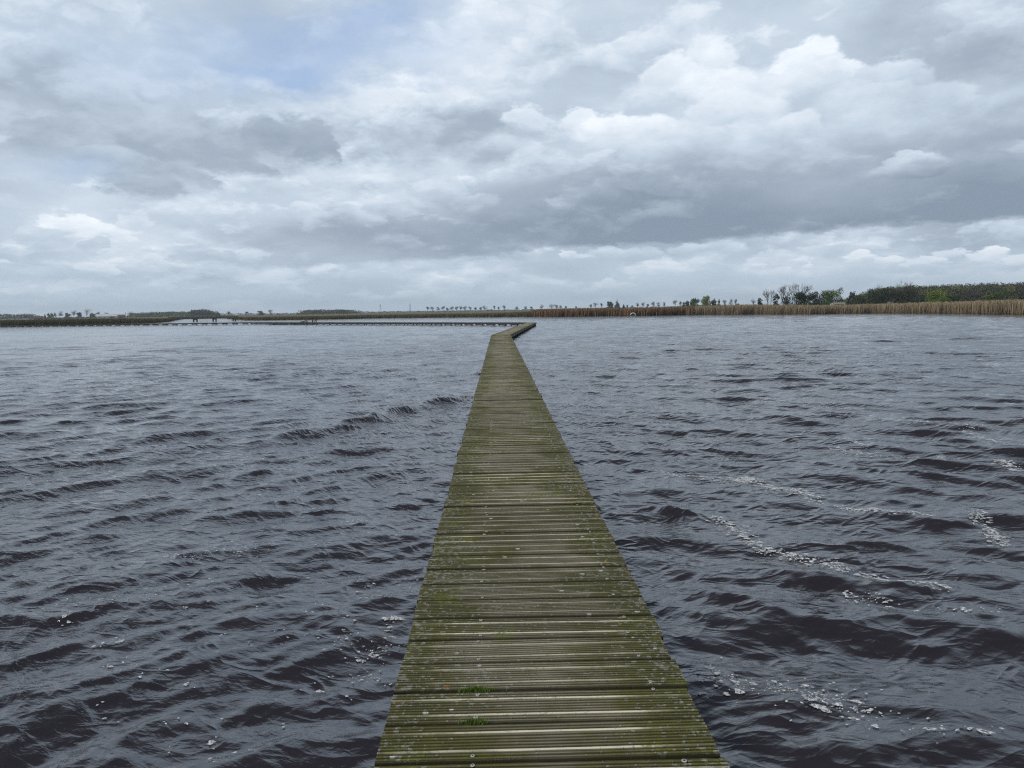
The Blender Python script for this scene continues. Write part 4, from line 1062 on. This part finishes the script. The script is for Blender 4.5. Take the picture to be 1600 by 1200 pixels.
# ------------------------------------------------------------------ white culvert mouth in the reed bank
D = 183.0; o = empty('culvert', far(989, D, 0.0), -az(989)); tag(o, 'small white concrete culvert arch at the foot of the reeds', 'culvert')
def arch(r1, r2, y0, y1, z0, flat=.78, n_=18, a0=0., a1=math.pi):
    v, f = [], []
    for i in range(n_ + 1):
        t_ = a0 + (a1 - a0) * i / n_
        for rr_ in (r1, r2):
            for y_ in (y0, y1): v.append((rr_ * math.cos(t_), y_, z0 + rr_ * flat * 1.05 * math.sin(t_)))
    for i in range(n_):
        a, b = 4 * i, 4 * i + 4
        f += [(a, a+1, b+1, b), (a+2, b+2, b+3, a+3), (a, b, b+2, a+2), (a+1, a+3, b+3, b+1)]
    f += [(0, 2, 3, 1), (4*n_, 4*n_+1, 4*n_+3, 4*n_+2)]
    return v, f
v, f = arch(.46, .70, -.1, 2.2, .18); mesh_obj('arch_shell', v, f, M_CONC, o)
MB().prism([(.44 * math.cos(t_), .18 + .44 * .82 * math.sin(t_)) for t_ in np.linspace(0, math.pi, 12)], .35, .45).build('inner_shade', M_SHADE, o)  # dark plate painted as the shade inside the arch
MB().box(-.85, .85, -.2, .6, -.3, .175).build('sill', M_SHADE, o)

# ------------------------------------------------------------------ vehicles behind the reeds
def wheel(x_, y_, r_w, parent):
    m_ = MB().tube((x_, y_ - .11, r_w), (x_, y_ + .11, r_w), r_w, r_w, 18); w_ = m_.build('wheel', M_TYRE, parent)
    MB().tube((x_, y_ - .13, r_w), (x_, y_ - .112, r_w), r_w * .55, r_w * .5, 14).build('rim', M_WHITE, w_)
DV = 255.0
zc = ztop(1308, 472.1, DV) - 2.75
cv = empty('camper', far(1308, DV, zc), -az(1308)); tag(cv, 'white-fronted camper with a long grey-beige body above the reeds', 'camper')
MB().prism([(-2.25, .5), (-2.2, 1.25), (-1.95, 2.2), (-1.35, 2.45), (-1.30, 2.45), (-1.30, .5)], -1.0, 1.0).build('cab', M_WHITE, cv)
MB().box(-1.297, 2.3, -1.05, 1.05, .5, 2.72).build('body', M_BEIGE, cv)
MB().box(-.9, 1.9, -1.08, -1.045, 1.45, 2.1).build('side_window', M_GLASS, cv)
MB().box(-1.8, -1.36, -1.03, -.995, 1.5, 2.1).build('cab_window', M_GLASS, cv)
MB().box(-1.5, 2.5, -1.12, 1.12, 2.722, 2.80).build('roof', M_BEIGE, cv)
for x_ in (-1.6, 1.5):
    for y_ in (-.95, .95): wheel(x_, y_, .34, cv)
zc = ztop(1389, 472.0, DV) - 1.5
cr_ = empty('parked_car', far(1389, DV, zc), -az(1389)); tag(cr_, 'white car parked in front of the dark wood', 'car')
MB().prism([(-2.1, .3), (-2.15, .75), (-1.9, .95), (-1.15, 1.0), (1.9, 1.0), (2.1, .85), (2.1, .3)], -.85, .85).build('body', M_WHITE, cr_)
MB().prism([(-1.15, 1.002), (-.55, 1.45), (1.1, 1.45), (1.75, 1.002)], -.72, .72).build('cabin', M_GLASS, cr_)
MB().prism([(-.6, 1.452), (-.5, 1.52), (1.0, 1.52), (1.15, 1.452)], -.74, .74).build('roof', M_WHITE, cr_)
MB().box(-.05, .05, -.74, -.715, 1.0, 1.45).build('door_pillar', M_WHITE, cr_)
for x_ in (-1.35, 1.3):
    for y_ in (-.78, .78): wheel(x_, y_, .31, cr_)
tl = empty('flat_trailer', far(1400.5, DV + 1, zc), -az(1400)); tag(tl, 'low pale trailer standing right behind the white car', 'trailer')
MB().box(-1.3, 1.0, -.7, .7, .62, .78).build('bed', M_PLASTER, tl)
MB().box(-1.3, -1.2, -.7, .7, .782, 1.05).box(-1.195, 1.0, -.7, -.65, .782, .98).build('side_board', M_PLASTER, tl)
MB().box(1.003, 1.9, -.05, .05, .50, .60).build('drawbar', M_TYRE, tl)
for y_ in (-.62, .62): wheel(-.1, y_, .28, tl)

# ------------------------------------------------------------------ haze
hz = MB().box(-2600, 2600, -600, 2700, -2.4, 42).build('haze', None)
tag(hz, kind='stuff'); hz.data.materials.clear()
hm = bpy.data.materials.new('thin_haze'); hm.use_nodes = True; t = NT(hm.node_tree); t.n.clear()
o_ = t.node('ShaderNodeOutputMaterial'); pv = t.node('ShaderNodeVolumePrincipled')
pv.inputs['Color'].default_value = (.78, .88, .97, 1); pv.inputs['Density'].default_value = .00022
pv.inputs['Anisotropy'].default_value = .2
t.l.new(pv.outputs[0], o_.inputs['Volume']); hz.data.materials.append(hm)
